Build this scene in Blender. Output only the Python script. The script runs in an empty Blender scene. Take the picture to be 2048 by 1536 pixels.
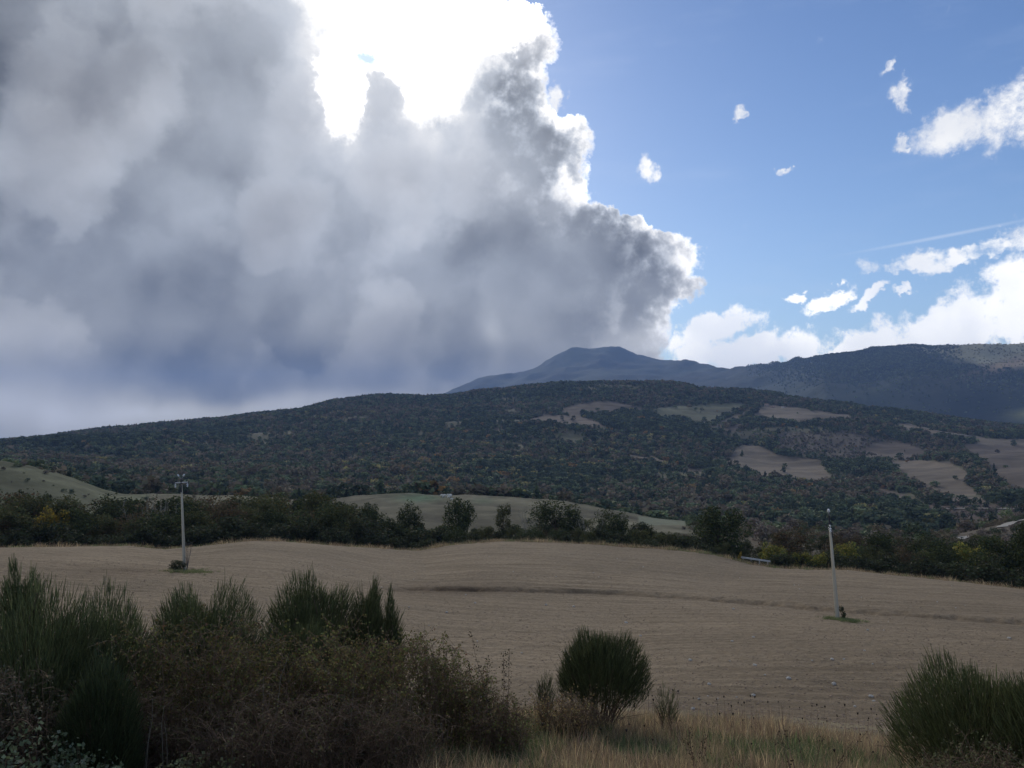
import bpy, bmesh, math, random
import numpy as np
from mathutils import Vector, Matrix

R = math.radians
rng = np.random.default_rng(7)
random.seed(7)
scene = bpy.context.scene
COL = scene.collection

# ------------------------------------------------------------------ camera
FPX, CX, CY, PITCH = 1639.0, 1024.0, 768.0, math.atan(112 / 1639.0)
cam_d = bpy.data.cameras.new('camera')
cam_d.sensor_width = 36.0
cam_d.lens = 36.0 * FPX / 2048.0
cam_d.clip_start = 0.1
cam_d.clip_end = 60000
cam = bpy.data.objects.new('camera', cam_d)
COL.objects.link(cam)
cam.location = (0, 0, 0)
cam.rotation_euler = (R(90) + PITCH, 0, 0)
scene.camera = cam
scene.view_settings.view_transform = 'Standard'
scene.view_settings.look = 'None'
scene.view_settings.gamma = 1.0
scene.view_settings.exposure = 0.28
scene.view_settings.use_curve_mapping = False
scene.render.engine = 'CYCLES'
cy = scene.cycles
cy.use_denoising = True
try:
    cy.denoiser = 'OPENIMAGEDENOISE'
except Exception:
    pass
cy.max_bounces = 5
cy.diffuse_bounces = 2
cy.transmission_bounces = 3
cy.volume_bounces = 1
cy.transparent_max_bounces = 4
cy.sample_clamp_indirect = 4.0

SP, CP = math.sin(PITCH), math.cos(PITCH)
def ray(px, py):
    """direction (azimuth, slope = rise per metre of horizontal run) of a place seen in the photograph"""
    x = (np.asarray(px, float) - CX) / FPX
    u = (CY - np.asarray(py, float)) / FPX
    X, Y, Z = x, CP - u * SP, SP + u * CP
    return np.arctan2(X, Y), Z / np.hypot(X, Y)
def proj(X, Y, Z):
    f = Y * CP + Z * SP
    f = np.where(f < 1e-6, 1e-6, f)
    u = -Y * SP + Z * CP
    return CX + FPX * X / f, CY - FPX * u / f
def azel(px, py):
    a, s = ray(px, py)
    return float(a), float(math.atan(s))

# ------------------------------------------------------------------ world sky
SUN_AZ, SUN_EL = azel(775, 105)
world = bpy.data.worlds.new('World')
scene.world = world
world.use_nodes = True
NT = world.node_tree
world.cycles.sampling_method = 'MANUAL'
world.cycles.sample_map_resolution = 512
NT.nodes.clear()

class S:
    """tiny expression wrapper over shader sockets"""
    def __init__(self, s): self.s = s
    def __add__(a, b): return M('ADD', a, b)
    def __radd__(a, b): return M('ADD', b, a)
    def __sub__(a, b): return M('SUBTRACT', a, b)
    def __rsub__(a, b): return M('SUBTRACT', b, a)
    def __mul__(a, b): return M('MULTIPLY', a, b)
    def __rmul__(a, b): return M('MULTIPLY', b, a)
    def __truediv__(a, b): return M('DIVIDE', a, b)
CUR = [NT]
def setin(inp, v):
    if isinstance(v, S): CUR[0].links.new(v.s, inp)
    else: inp.default_value = v
def M(op, *args, clamp=False):
    n = CUR[0].nodes.new('ShaderNodeMath'); n.operation = op; n.use_clamp = clamp
    for i, a in enumerate(args): setin(n.inputs[i], a)
    return S(n.outputs[0])
def VM(op, *args, out=0):
    n = CUR[0].nodes.new('ShaderNodeVectorMath'); n.operation = op
    for i, a in enumerate(args): setin(n.inputs[i], a)
    return S(n.outputs[out])
def vscale(v, k):
    n = CUR[0].nodes.new('ShaderNodeVectorMath'); n.operation = 'SCALE'
    setin(n.inputs[0], v); setin(n.inputs['Scale'], k)
    return S(n.outputs[0])
def sstep(x, a, b, oa=0.0, ob=1.0):
    n = CUR[0].nodes.new('ShaderNodeMapRange'); n.interpolation_type = 'SMOOTHSTEP'
    setin(n.inputs[0], x); setin(n.inputs[1], a); setin(n.inputs[2], b); setin(n.inputs[3], oa); setin(n.inputs[4], ob)
    return S(n.outputs[0])
def noise(v, scale, detail=5.0, rough=0.55, color=False, dist=0.0, lac=2.0):
    n = CUR[0].nodes.new('ShaderNodeTexNoise'); n.noise_dimensions = '3D'
    if v is not None: setin(n.inputs['Vector'], v)
    n.inputs['Scale'].default_value = scale; n.inputs['Detail'].default_value = detail
    n.inputs['Roughness'].default_value = rough; n.inputs['Distortion'].default_value = dist
    n.inputs['Lacunarity'].default_value = lac
    return S(n.outputs['Color' if color else 'Fac'])
def mixc(f, a, b, mode='MIX'):
    n = CUR[0].nodes.new('ShaderNodeMix'); n.data_type = 'RGBA'; n.blend_type = mode
    setin(n.inputs[0], f)
    for i, v in ((6, a), (7, b)):
        setin(n.inputs[i], v if isinstance(v, S) else (tuple(v) + (1,))[:4])
    return S(n.outputs[2])
def comb(x, y, z):
    n = CUR[0].nodes.new('ShaderNodeCombineXYZ')
    for i, v in enumerate((x, y, z)): setin(n.inputs[i], v)
    return S(n.outputs[0])
def sep(v):
    n = CUR[0].nodes.new('ShaderNodeSeparateXYZ'); setin(n.inputs[0], v)
    return [S(o) for o in n.outputs]
def blob(P, px, py, rx, ry, rot=0.0):
    """elliptic distance (0 centre, 1 rim) from a spot of the sky; radii in photo pixels, rot in degrees"""
    a, e = azel(px, py)
    n = CUR[0].nodes.new('ShaderNodeMapping'); n.vector_type = 'TEXTURE'
    setin(n.inputs[0], P)
    n.inputs['Location'].default_value = (a, e, 0)
    n.inputs['Rotation'].default_value = (0, 0, R(rot))
    n.inputs['Scale'].default_value = (rx / FPX, ry / FPX, 1)
    return VM('LENGTH', S(n.outputs[0]), out=1)
def gauss(q): return M('POWER', 2.718, q * q * -1.0)

def build_sky():
    tc = NT.nodes.new('ShaderNodeTexCoord')
    D = S(tc.outputs['Generated'])
    dx, dy, dz = sep(D)
    az = M('ARCTAN2', dx, dy)
    el = M('ARCSINE', dz)
    P0 = comb(az, el, 0.0)
    w1 = VM('SUBTRACT', noise(D, 7.0, 3, 0.5, True), (0.5, 0.5, 0.5))
    w2 = VM('SUBTRACT', noise(D, 34.0, 4, 0.62, True), (0.5, 0.5, 0.5))
    Ps = VM('ADD', P0, vscale(w1, 0.055))              # softly warped, for the grey body
    P = VM('ADD', VM('ADD', P0, vscale(w1, 0.05)), vscale(w2, 0.050))   # warped, for edges
    pxw, pyw, _ = sep(P)
    # clear sky
    sk = NT.nodes.new('ShaderNodeTexSky'); sk.sky_type = 'NISHITA'; sk.sun_disc = False
    sk.sun_elevation = SUN_EL; sk.sun_rotation = SUN_AZ
    sk.altitude = 400; sk.air_density = 1.0; sk.dust_density = 0.35; sk.ozone_density = 2.0
    clear = vscale(S(sk.outputs[0]), 0.085)
    clear = mixc(1.0, clear, mixc(sstep(el, R(4), R(30)), (0.96, 1.04, 1.14), (0.72, 0.84, 1.04)), 'MULTIPLY')
    # thin veil of cirrus in the clear part
    veil = sstep(noise(VM('MULTIPLY', P0, (2.2, 9.0, 1.0)), 2.0, 5, 0.6), 0.5, 0.85)
    clear = mixc(veil * 0.16, clear, (0.62, 0.70, 0.86))
    # edge of the great cloud: azimuth of its right rim as a function of elevation
    edge = [(-500, 905), (-200, 915), (-40, 945), (-8, 960), (12, 1085), (60, 1122), (100, 1130), (150, 1108), (200, 1118),
            (230, 1165), (270, 1190), (310, 1178), (350, 1172), (400, 1195), (430, 1245), (460, 1320), (485, 1388), (520, 1412),
            (560, 1412), (600, 1392), (640, 1352), (700, 1342), (760, 1352), (880, 1360)]
    fc = NT.nodes.new('ShaderNodeFloatCurve')
    E0, E1, A0, A1 = R(-6), R(44), R(-32), R(32)
    cu = fc.mapping.curves[0]
    pts = []
    for (py, px) in edge:
        a, e = azel(px, py)
        pts.append(((e - E0) / (E1 - E0), (a - A0) / (A1 - A0)))
    pts.sort()
    cu.points[0].location = pts[0]; cu.points[1].location = pts[-1]
    for p in pts[1:-1]: cu.points.new(*p)
    for p in cu.points: p.handle_type = 'AUTO_CLAMPED'
    fc.mapping.extend = 'HORIZONTAL'
    fc.mapping.update()
    setin(fc.inputs['Value'], M('DIVIDE', pyw - E0, E1 - E0, clamp=True))
    ab = S(fc.outputs[0]) * (A1 - A0) + A0
    s = ab - pxw
    s = s + (noise(D, 60.0, 5, 0.65) - 0.5) * 0.030
    big = sstep(s, 0.0, 0.012)
    # far round to the left and behind the camera the bank breaks up
    cover = noise(D, 2.2, 4, 0.55)
    away = sstep(az, R(-140), R(-75))
    big = M('MULTIPLY', big, M('MAXIMUM', away, sstep(cover, 0.44, 0.58)))
    # body brightness of the great cloud
    sd = (math.sin(SUN_AZ) * 0.5 - 0.35, -0.1, 1.0)
    DV = VM('ADD', VM('ADD', D, vscale(w1, 0.06)), vscale(w2, 0.034))
    def lift(d): return VM('ADD', DV, tuple(v * d for v in sd))
    n1, n1b = noise(DV, 4.6, 2, 0.42), noise(lift(0.055), 4.6, 2, 0.42)
    n2, n2b = noise(DV, 9.0, 2, 0.42), noise(lift(0.03), 9.0, 2, 0.42)
    n3 = noise(VM('ADD', DV, (3.1, 0.7, 1.9)), 6.0, 4, 0.42)
    L = 0.312 + (n1 - 0.5) * 0.16 + (n1 - n1b) * 0.40 + (n2 - n2b) * 0.36 + (sstep(n3, 0.475, 0.54) - 0.5) * 0.085 + (noise(DV, 20.0, 5, 0.55) - 0.5) * 0.12
    for (px, py, rx, ry, rot, k) in [
            (170, 480, 250, 90, -15, -0.10), (330, 560, 170, 60, 25, -0.06), (330, 735, 420, 58, 0, -0.14), (700, 740, 330, 70, 4, -0.04),
            (60, 400, 90, 60, 0, 0.07), (100, 832, 320, 44, -6, 0.32), (520, 818, 240, 22, 6, 0.26), (60, 690, 160, 40, -10, 0.10),
            (560, 330, 200, 170, 0, 0.07), (850, 300, 120, 70, 0, 0.10), (700, 620, 220, 90, 0, 0.03), (1050, 190, 70, 130, 20, -0.16), (1000, 320, 120, 80, 0, -0.05), (1290, 560, 130, 75, 0, -0.11),
            (1060, 560, 160, 70, 0, -0.05), (980, 660, 26, 40, 0, 0.16), (1270, 680, 90, 36, 0, 0.20), (1000, 720, 130, 40, 12, -0.02), (470, 120, 110, 90, 0, -0.05), (200, 120, 200, 120, 0, 0.0)]:
        if k: L = L + gauss(blob(Ps, px, py, rx, ry, rot)) * k
    # light from the hidden sun: glow through the thin parts, bright lining along the rim
    sund = (math.sin(SUN_AZ) * math.cos(SUN_EL), math.cos(SUN_AZ) * math.cos(SUN_EL), math.sin(SUN_EL))
    ang = M('ARCCOSINE', M('MINIMUM', VM('DOT_PRODUCT', D, sund, out=1), 0.9999))
    glow = M('POWER', 2.718, ang * -7.0)
    L = L + glow * 0.30
    rimn = noise(D, 26.0, 4, 0.6)
    rimw = 0.010 + sstep(rimn, 0.35, 0.7) * 0.030
    rim = M('POWER', 2.718, M('MAXIMUM', s, 0.0) / rimw * -1.0)
    upper = sstep(el, R(4.0), R(9.5), 0.12, 1.0)
    L = L + rim * upper * (0.70 + glow * 2.2 + sstep(rimn, 0.45, 0.65) * 0.6)
    # the side of the clouds that faces the sun, behind the camera, is white
    L = L + sstep(ang, R(55), R(120)) * 0.42
    # the thin torn part in front of the sun
    q = M('MINIMUM', blob(P, 815, 60, 172, 165, 0), blob(P, 690, 165, 62, 105, 0))
    q = M('MINIMUM', q, blob(P, 760, -170, 200, 230, 10))
    q = M('MINIMUM', q, blob(P, 1000, 40, 90, 62, 25))
    q = q + gauss(blob(P, 762, 205, 30, 62, 0)) * 0.75
    hole = sstep(q, 1.12, 0.62)
    halo = gauss(M('MAXIMUM', q - 0.75, 0.0) / 0.50)
    L = L + halo * 0.26 + hole * 1.7
    tint = mixc(sstep(el, R(1), R(13)), (1.08, 1.02, 0.84), (0.92, 0.985, 1.085))
    tint = mixc(sstep(L, 0.45, 0.9), tint, (1.0, 1.0, 1.0))
    tint = mixc(sstep(n3, 0.42, 0.68) * 0.45, tint, (1.0, 0.985, 1.0))
    body = vscale(tint, M('MAXIMUM', L, 0.10))
    # blue hole
    bh = sstep(blob(P, 728, 120, 40, 22, 0), 1.2, 0.3)
    body = mixc(bh * 0.85, body, (0.36, 0.53, 0.84))
    sky = mixc(big, clear, body)
    # small fair-weather clouds in the clear part
    m = None
    for (px, py, rx, ry, rot) in [
            (1945, 250, 105, 40, 12), (2060, 215, 100, 50, 20), (1780, 143, 24, 10, 35), (1797, 205, 20, 26, 20), (1475, 228, 19, 13, 10),
            (1300, 345, 20, 42, 15), (1835, 520, 78, 20, 0), (1965, 505, 85, 17, 12), (1668, 597, 42, 13, 30), (1590, 605, 24, 9, 0), (1735, 594, 32, 11, 35),
            (1425, 668, 90, 26, 18), (1500, 704, 150, 30, 8), (1585, 692, 70, 22, 0), (1900, 672, 290, 42, 10), (2050, 600, 100, 70, 25), (1760, 694, 120, 28, 8), (1120, 190, 14, 26, 0),
            (1950, 640, 170, 34, 14), (2100, 480, 70, 30, 0), (1812, 580, 26, 8, 0), (1800, 300, 24, 12, 0), (1565, 337, 16, 8, 0)]:
        b = 1.0 - blob(P, px, py, rx * 1.25, ry * 1.3, rot)
        m = b if m is None else M('MAXIMUM', m, b)
    # beyond the frame the same scattered clouds go on
    side = M('MAXIMUM', sstep(az, R(34), R(46)), sstep(el, R(31), R(42)))
    m = M('MAXIMUM', m, (cover - 0.54) * 5.0 * side - (1.0 - side) * 0.24)
    m2 = M('MINIMUM', m, 0.55) + (noise(VM('ADD', D, vscale(w1, 0.05)), 30.0, 7, 0.68) - 0.5) * 2.1
    low = sstep(el, R(14), R(8))
    small = sstep(m2, 0.06 - low * 0.10, 0.80 - low * 0.38) * sstep(m, -0.5, 0.02) * (1.0 - big)
    shade = sstep(n2 * 1.0, 0.35, 0.65)
    scol = mixc(shade, (0.80, 0.81, 0.83), (1.15, 1.12, 1.05))
    scol = vscale(scol, 1.0 + low * 0.30)
    sky = mixc(small * 0.95, sky, scol)
    # vapour trail
    ct = sstep(blob(P0, 1890, 472, 215, 5, 5.5), 1.0, 0.0)
    sky = mixc(ct * 0.28 * (1.0 - big), sky, (0.85, 0.9, 0.97))
    bg = NT.nodes.new('ShaderNodeBackground')
    setin(bg.inputs[0], sky); bg.inputs[1].default_value = 1.0
    out = NT.nodes.new('ShaderNodeOutputWorld')
    NT.links.new(bg.outputs[0], out.inputs[0])
build_sky()

sun_d = bpy.data.lights.new('sun', 'SUN')
sun_d.energy = 1.4
sun_d.angle = R(14)
sun_d.color = (1.0, 0.94, 0.84)
sun = bpy.data.objects.new('sun', sun_d)
COL.objects.link(sun)
sv = Vector((math.sin(SUN_AZ) * math.cos(SUN_EL), math.cos(SUN_AZ) * math.cos(SUN_EL), math.sin(SUN_EL)))
sun.rotation_euler = (-sv).to_track_quat('-Z', 'Y').to_euler()

# ------------------------------------------------------------------ helpers
def new_mat(name):
    m = bpy.data.materials.new(name); m.use_nodes = True
    nt = m.node_tree; nt.nodes.clear(); CUR[0] = nt
    return m, nt
def finish(nt, shader, disp=None):
    o = nt.nodes.new('ShaderNodeOutputMaterial'); nt.links.new(shader, o.inputs[0])
def attr_col(name='Col'):
    n = CUR[0].nodes.new('ShaderNodeVertexColor'); n.layer_name = name
    return S(n.outputs[0])
def principled(col, rough=0.9, spec=0.2, normal=None, metal=0.0):
    n = CUR[0].nodes.new('ShaderNodeBsdfPrincipled')
    setin(n.inputs['Base Color'], col if isinstance(col, S) else tuple(col) + (1,))
    setin(n.inputs['Roughness'], rough); n.inputs['Specular IOR Level'].default_value = spec
    n.inputs['Metallic'].default_value = metal
    if normal is not None: setin(n.inputs['Normal'], normal)
    return n.outputs[0]
def bump(h, strength, dist):
    n = CUR[0].nodes.new('ShaderNodeBump'); n.inputs['Strength'].default_value = strength; n.inputs['Distance'].default_value = dist
    setin(n.inputs['Height'], h); return S(n.outputs[0])
def objcoord():
    n = CUR[0].nodes.new('ShaderNodeTexCoord'); return S(n.outputs['Object'])
def geopos():
    n = CUR[0].nodes.new('ShaderNodeNewGeometry'); return S(n.outputs['Position'])
def objrandom():
    n = CUR[0].nodes.new('ShaderNodeObjectInfo'); return S(n.outputs['Random'])

def mat_foliage(name, trans=0.28, var=0.5):
    m, nt = new_mat(name)
    c = attr_col()
    c = vscale(c, (1.0 - var / 2) + objrandom() * var)
    d = nt.nodes.new('ShaderNodeBsdfDiffuse'); setin(d.inputs[0], c)
    t = nt.nodes.new('ShaderNodeBsdfTranslucent'); setin(t.inputs[0], c)
    g = nt.nodes.new('ShaderNodeBsdfGlossy'); g.inputs['Roughness'].default_value = 0.45
    mx = nt.nodes.new('ShaderNodeMixShader'); mx.inputs[0].default_value = trans
    nt.links.new(d.outputs[0], mx.inputs[1]); nt.links.new(t.outputs[0], mx.inputs[2])
    m2 = nt.nodes.new('ShaderNodeMixShader'); m2.inputs[0].default_value = 0.012
    nt.links.new(mx.outputs[0], m2.inputs[1]); nt.links.new(g.outputs[0], m2.inputs[2])
    finish(nt, m2.outputs[0]); return m
MAT = {}
MAT['leaf'] = mat_foliage('foliage_leaf', 0.28, 0.35)
MAT['shoot'] = mat_foliage('green_shoot', 0.10, 0.25)
MAT['grass'] = mat_foliage('grass_blade', 0.45, 0.5)
MAT['far_leaf'] = mat_foliage('far_foliage', 0.15, 0.7)
def mat_simple(name, col, rough=0.8, nscale=8.0, namp=0.35, bumpk=0.0, spec=0.2, metal=0.0):
    m, nt = new_mat(name)
    p = objcoord()
    n = noise(p, nscale, 6, 0.6)
    c = vscale(mixc(0.0, col, col), (1 - namp) + n * 2 * namp)
    nm = bump(n, bumpk, 0.02) if bumpk else None
    finish(nt, principled(c, rough, spec, nm, metal)); return m
MAT['bark'] = mat_simple('bark', (0.085, 0.068, 0.05), 0.95, 14, 0.4, 0.4)
MAT['pale_bark'] = mat_simple('pale_bark', (0.27, 0.25, 0.20), 0.9, 10, 0.3, 0.3)
MAT['cane'] = mat_simple('dry_cane', (0.17, 0.115, 0.08), 0.8, 6, 0.5)
MAT['deadwood'] = mat_simple('dead_wood', (0.15, 0.125, 0.11), 0.9, 6, 0.4)
MAT['concrete'] = mat_simple('pole_concrete', (0.47, 0.43, 0.34), 0.9, 3, 0.16, 0.2)
MAT['steel'] = mat_simple('galvanised_steel', (0.30, 0.31, 0.32), 0.5, 8, 0.2, 0, 0.5, 0.4)
MAT['darksteel'] = mat_simple('dark_steel', (0.045, 0.045, 0.048), 0.6, 8, 0.3, 0, 0.4, 0.3)
MAT['glass'] = mat_simple('insulator_glass', (0.72, 0.75, 0.76), 0.15, 5, 0.05, 0, 0.6)
MAT['stone'] = mat_simple('pale_stone', (0.50, 0.47, 0.42), 0.9, 20, 0.25, 0.4)
MAT['wool'] = mat_simple('wool', (0.72, 0.69, 0.62), 1.0, 10, 0.1)
MAT['rail'] = mat_simple('guard_rail_metal', (0.50, 0.52, 0.53), 0.45, 8, 0.2, 0, 0.5, 0.3)
MAT['wall'] = mat_simple('stone_wall', (0.40, 0.31, 0.26), 0.95, 2, 0.3)
MAT['white'] = mat_simple('white_paint', (0.72, 0.71, 0.68), 0.8, 2, 0.1)
MAT['tile'] = mat_simple('roof_tile', (0.32, 0.19, 0.13), 0.9, 3, 0.3)
MAT['window'] = mat_simple('window_dark', (0.03, 0.03, 0.035), 0.3, 3, 0.1)
MAT['seed'] = mat_simple('seed_head', (0.045, 0.035, 0.028), 0.95, 10, 0.3)
MAT['track'] = mat_simple('pale_gravel', (0.33, 0.31, 0.27), 0.95, 0.3, 0.2)

def mesh_np(name, V, F, cols=None, smooth=False):
    """V (n,3); F (m,3) or (m,4); cols (n,3) point colours"""
    V = np.ascontiguousarray(V, np.float32); F = np.ascontiguousarray(F, np.int32)
    me = bpy.data.meshes.new(name)
    k = F.shape[1]
    me.vertices.add(len(V)); me.vertices.foreach_set('co', V.ravel())
    me.loops.add(F.size); me.loops.foreach_set('vertex_index', F.ravel())
    me.polygons.add(len(F))
    me.polygons.foreach_set('loop_start', np.arange(0, F.size, k, dtype=np.int32))
    me.polygons.foreach_set('loop_total', np.full(len(F), k, np.int32))
    if smooth: me.polygons.foreach_set('use_smooth', np.ones(len(F), bool))
    if cols is not None:
        a = me.color_attributes.new('Col', 'FLOAT_COLOR', 'POINT')
        c = np.ones((len(V), 4), np.float32); c[:, :3] = cols
        a.data.foreach_set('color', c.ravel())
    me.update(); me.validate()
    return me
def obj(name, me, mat=None, parent=None, kind=None):
    if mat is not None and len(me.materials) == 0: me.materials.append(mat)
    o = bpy.data.objects.new(name, me); COL.objects.link(o)
    if parent is not None: o.parent = parent
    if kind: o['kind'] = kind
    return o
def thing(name, label, cat, loc=(0, 0, 0), rotz=0.0, group=None, scale=None):
    o = bpy.data.objects.new(name, None); COL.objects.link(o)
    o.empty_display_size = 0.3
    o.location = loc; o.rotation_euler = (0, 0, rotz)
    if scale is not None: o.scale = scale
    o['label'] = label; o['category'] = cat
    if group: o['group'] = group
    return o
def copy_thing(root, label, group, loc, rotz, scale):
    r = root.copy(); COL.objects.link(r)
    r.location = loc; r.rotation_euler = (0, 0, rotz); r.scale = scale
    r['label'] = label; r['group'] = group
    for ch in root.children:
        c = ch.copy(); COL.objects.link(c); c.parent = r
        for g in ch.children:
            d = g.copy(); COL.objects.link(d); d.parent = c
    return r

class Geo:
    """collects vertices, faces and colours"""
    def __init__(s): s.V, s.F, s.C, s.n = [], [], [], 0
    def add(s, V, F, C=None):
        s.V.append(V); s.F.append(F + s.n); s.n += len(V)
        if C is not None: s.C.append(np.broadcast_to(C, (len(V), 3)) if np.ndim(C) == 1 else C)
        return s
    def mesh(s, name, smooth=False):
        return mesh_np(name, np.concatenate(s.V), np.concatenate(s.F), np.concatenate(s.C) if s.C else None, smooth)

def norm(v): return v / np.maximum(np.linalg.norm(v, axis=-1, keepdims=True), 1e-9)
def tubes(paths, radii, sides=3):
    """paths (N,K,3), radii (N,K): open tubes as quads"""
    paths = np.asarray(paths, float); radii = np.asarray(radii, float)
    N, K, _ = paths.shape
    T = norm(np.gradient(paths, axis=1))
    ref = norm(rng.normal(size=(N, 1, 3)))
    U = norm(np.cross(T, np.broadcast_to(ref, T.shape))); W = np.cross(T, U)
    a = np.arange(sides) * 2 * np.pi / sides
    ring = (U[:, :, None] * np.cos(a)[:, None] + W[:, :, None] * np.sin(a)[:, None]) * radii[:, :, None, None]
    V = (paths[:, :, None] + ring).reshape(-1, 3)
    i = np.arange(N)[:, None, None] * K * sides; k = np.arange(K - 1)[None, :, None] * sides; j = np.arange(sides)[None, None, :]
    j2 = (j + 1) % sides
    F = np.stack([i + k + j, i + k + j2, i + k + sides + j2, i + k + sides + j], -1).reshape(-1, 4)
    return V, F
def leaves(P, size, cols, aspect=0.5, up=0.0):
    """folded diamond leaves at P (n,3)"""
    n = len(P)
    size = np.broadcast_to(size, (n,))[:, None]
    A = norm(rng.normal(size=(n, 3))); B = norm(np.cross(A, rng.normal(size=(n, 3)) + np.array([0, 0, up]))); Nn = np.cross(A, B)
    v0 = P - A * size; v2 = P + A * size
    v1 = P + B * size * aspect + Nn * size * 0.2; v3 = P - B * size * aspect + Nn * size * 0.2
    V = np.stack([v0, v1, v2, v3], 1).reshape(-1, 3)
    F = np.arange(4 * n).reshape(n, 4)
    return V, F, np.repeat(cols, 4, 0)
def pick(pal, n, jit=0.25):
    pal = np.asarray(pal, float)
    c = pal[rng.integers(0, len(pal), n)]
    return c * (1 + rng.uniform(-jit, jit, (n, 1))) * (1 + rng.uniform(-0.08, 0.08, (n, 3)))

def hash2(ix, iy, seed):
    h = np.sin(ix * 127.1 + iy * 311.7 + seed * 74.7) * 43758.5453
    return h - np.floor(h)
def vnoise(x, y, seed=0):
    ix, iy = np.floor(x), np.floor(y); fx, fy = x - ix, y - iy
    fx = fx * fx * (3 - 2 * fx); fy = fy * fy * (3 - 2 * fy)
    a = hash2(ix, iy, seed); b = hash2(ix + 1, iy, seed); c = hash2(ix, iy + 1, seed); d = hash2(ix + 1, iy + 1, seed)
    return (a + (b - a) * fx) * (1 - fy) + (c + (d - c) * fx) * fy - 0.5
def fbm(x, y, oct=4, seed=0):
    s, a = 0.0, 1.0
    for o in range(oct):
        s = s + a * vnoise(x, y, seed + o); a *= 0.5; x, y = x * 2.03 + 3.1, y * 2.03 - 1.7
    return s

# ------------------------------------------------------------------ lie of the land
PHI = np.linspace(R(-84), R(84), 3200)
def line(pts):
    """slope, as a function of azimuth, of a skyline or contour seen in the photograph"""
    p = np.array(pts, float)
    a, s = ray(p[:, 0], p[:, 1])
    return np.interp(PHI, a, s)
def lerp_px(pts):
    p = np.array(pts, float)
    a, _ = ray(p[:, 0], 900 + 0 * p[:, 0])
    return np.interp(PHI, a, p[:, 1])
CREST = [(0, 1095), (150, 1094), (250, 1093), (330, 1100), (400, 1094), (500, 1083), (560, 1083), (640, 1088), (700, 1093), (800, 1101), (840, 1102), (900, 1092),
         (1000, 1084), (1100, 1084), (1200, 1090), (1300, 1097), (1400, 1106), (1450, 1117), (1500, 1129), (1560, 1136), (1620, 1139), (1700, 1141),
         (1800, 1151), (1900, 1161), (2048, 1181)]
LC = [(0, 922), (60, 932), (130, 952), (200, 978), (250, 988), (350, 990), (480, 994), (600, 999), (660, 1000), (700, 995), (760, 988), (820, 987), (870, 991), (950, 992),
      (1030, 997), (1100, 1000), (1150, 1008), (1230, 1020), (1300, 1035), (1380, 1046), (1480, 1062), (1600, 1075), (1750, 1085), (1900, 1072), (1980, 1050), (2048, 1034), (2200, 1010)]
LD = [(-200, 893), (0, 884), (100, 879), (200, 862), (250, 855), (350, 845), (450, 839), (500, 833), (600, 823), (660, 806), (720, 796), (800, 796), (850, 798), (900, 796), (950, 786),
      (1050, 776), (1130, 766), (1200, 763), (1300, 765), (1350, 766), (1400, 776), (1500, 786), (1600, 798), (1700, 813), (1750, 822), (1850, 832), (1900, 840), (1990, 850), (2048, 853), (2300, 865)]
LE = [(-300, 905), (0, 890), (500, 872), (700, 835), (850, 797), (900, 779), (950, 756), (1000, 747), (1040, 743), (1075, 735), (1110, 711), (1140, 694), (1180, 694), (1210, 690), (1240, 694),
      (1270, 706), (1320, 718), (1370, 722), (1400, 728), (1450, 731), (1500, 729), (1560, 725), (1600, 717), (1650, 709), (1700, 700), (1745, 692), (1770, 691), (1800, 687), (1850, 684), (1900, 685), (2048, 686), (2400, 700)]
rE = lerp_px([(0, 9000), (1330, 9000), (1650, 5600), (2048, 5200)])
sC, sD, sE, sCr = line(LC), line(LD), line(LE), line(CREST)
def py_at(pts): return line(pts)
one = np.ones_like(PHI)
kn = []       # (radius, height) knots, every one a function of azimuth
def K(r, z): kn.append((r * one, z * one))
K(0.0, -1.62); K(2.0, -1.9); K(6, -3.35); K(12, -4.85); K(17, -5.85); K(23.5, -7.5)
K(40, 40 * line([(0, 1296), (400, 1290), (900, 1306), (1200, 1314), (2048, 1322)]))
K(68, 68 * line([(0, 1176), (368, 1178), (620, 1190), (900, 1206), (1250, 1222), (1675, 1236), (2048, 1262)]))
K(84, 84 * line([(0, 1135), (200, 1137), (368, 1139), (560, 1142), (700, 1160), (820, 1176), (1000, 1170), (1250, 1180), (1500, 1196), (1675, 1204), (2048, 1230)]))
K(100, 100 * line([(0, 1109), (200, 1108), (368, 1116), (500, 1102), (640, 1110), (760, 1132), (850, 1136), (950, 1124), (1100, 1124), (1300, 1142), (1450, 1160), (1675, 1172), (2048, 1204)]))
K(118, 118 * sCr)
K(124, 124 * sCr - 0.9)
K(150, 118 * sCr - 5.0)
K(230, -26)
K(385, 385 * sC)
K(405, 405 * sC - 0.8)
zv = np.interp(PHI, ray([0, 400, 900, 1400, 2048], [880] * 5)[0], [-34, -44, -48, -60, -60])
K(560, np.minimum(zv, 560 * sC - 9))
K(700, 700 * line([(0, 945), (300, 975), (700, 990), (1000, 995), (1300, 1028), (1600, 1040), (1900, 1042), (2048, 1035)]))
K(900, 900 * line([(0, 930), (300, 952), (700, 958), (1000, 960), (1300, 992), (1500, 1003), (1700, 1008), (2048, 1000)]))
K(1200, 1200 * line([(0, 913), (300, 920), (700, 915), (1000, 912), (1300, 935), (1500, 950), (1700, 955), (2048, 948)]))
K(1600, 1600 * line([(0, 898), (300, 882), (700, 862), (1000, 858), (1300, 868), (1500, 880), (1700, 890), (2048, 900)]))
K(2000, 2000 * line([(0, 888), (300, 857), (700, 818), (1000, 808), (1200, 800), (1500, 818), (1700, 838), (2048, 868)]))
K(2350, 2350 * sD)
K(2800, 2350 * sD - 45)
K(3600, np.minimum(3600 * sD - 80, 3600 * line([(0, 885), (1000, 830), (1500, 825), (1700, 838), (2048, 846)])))
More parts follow.
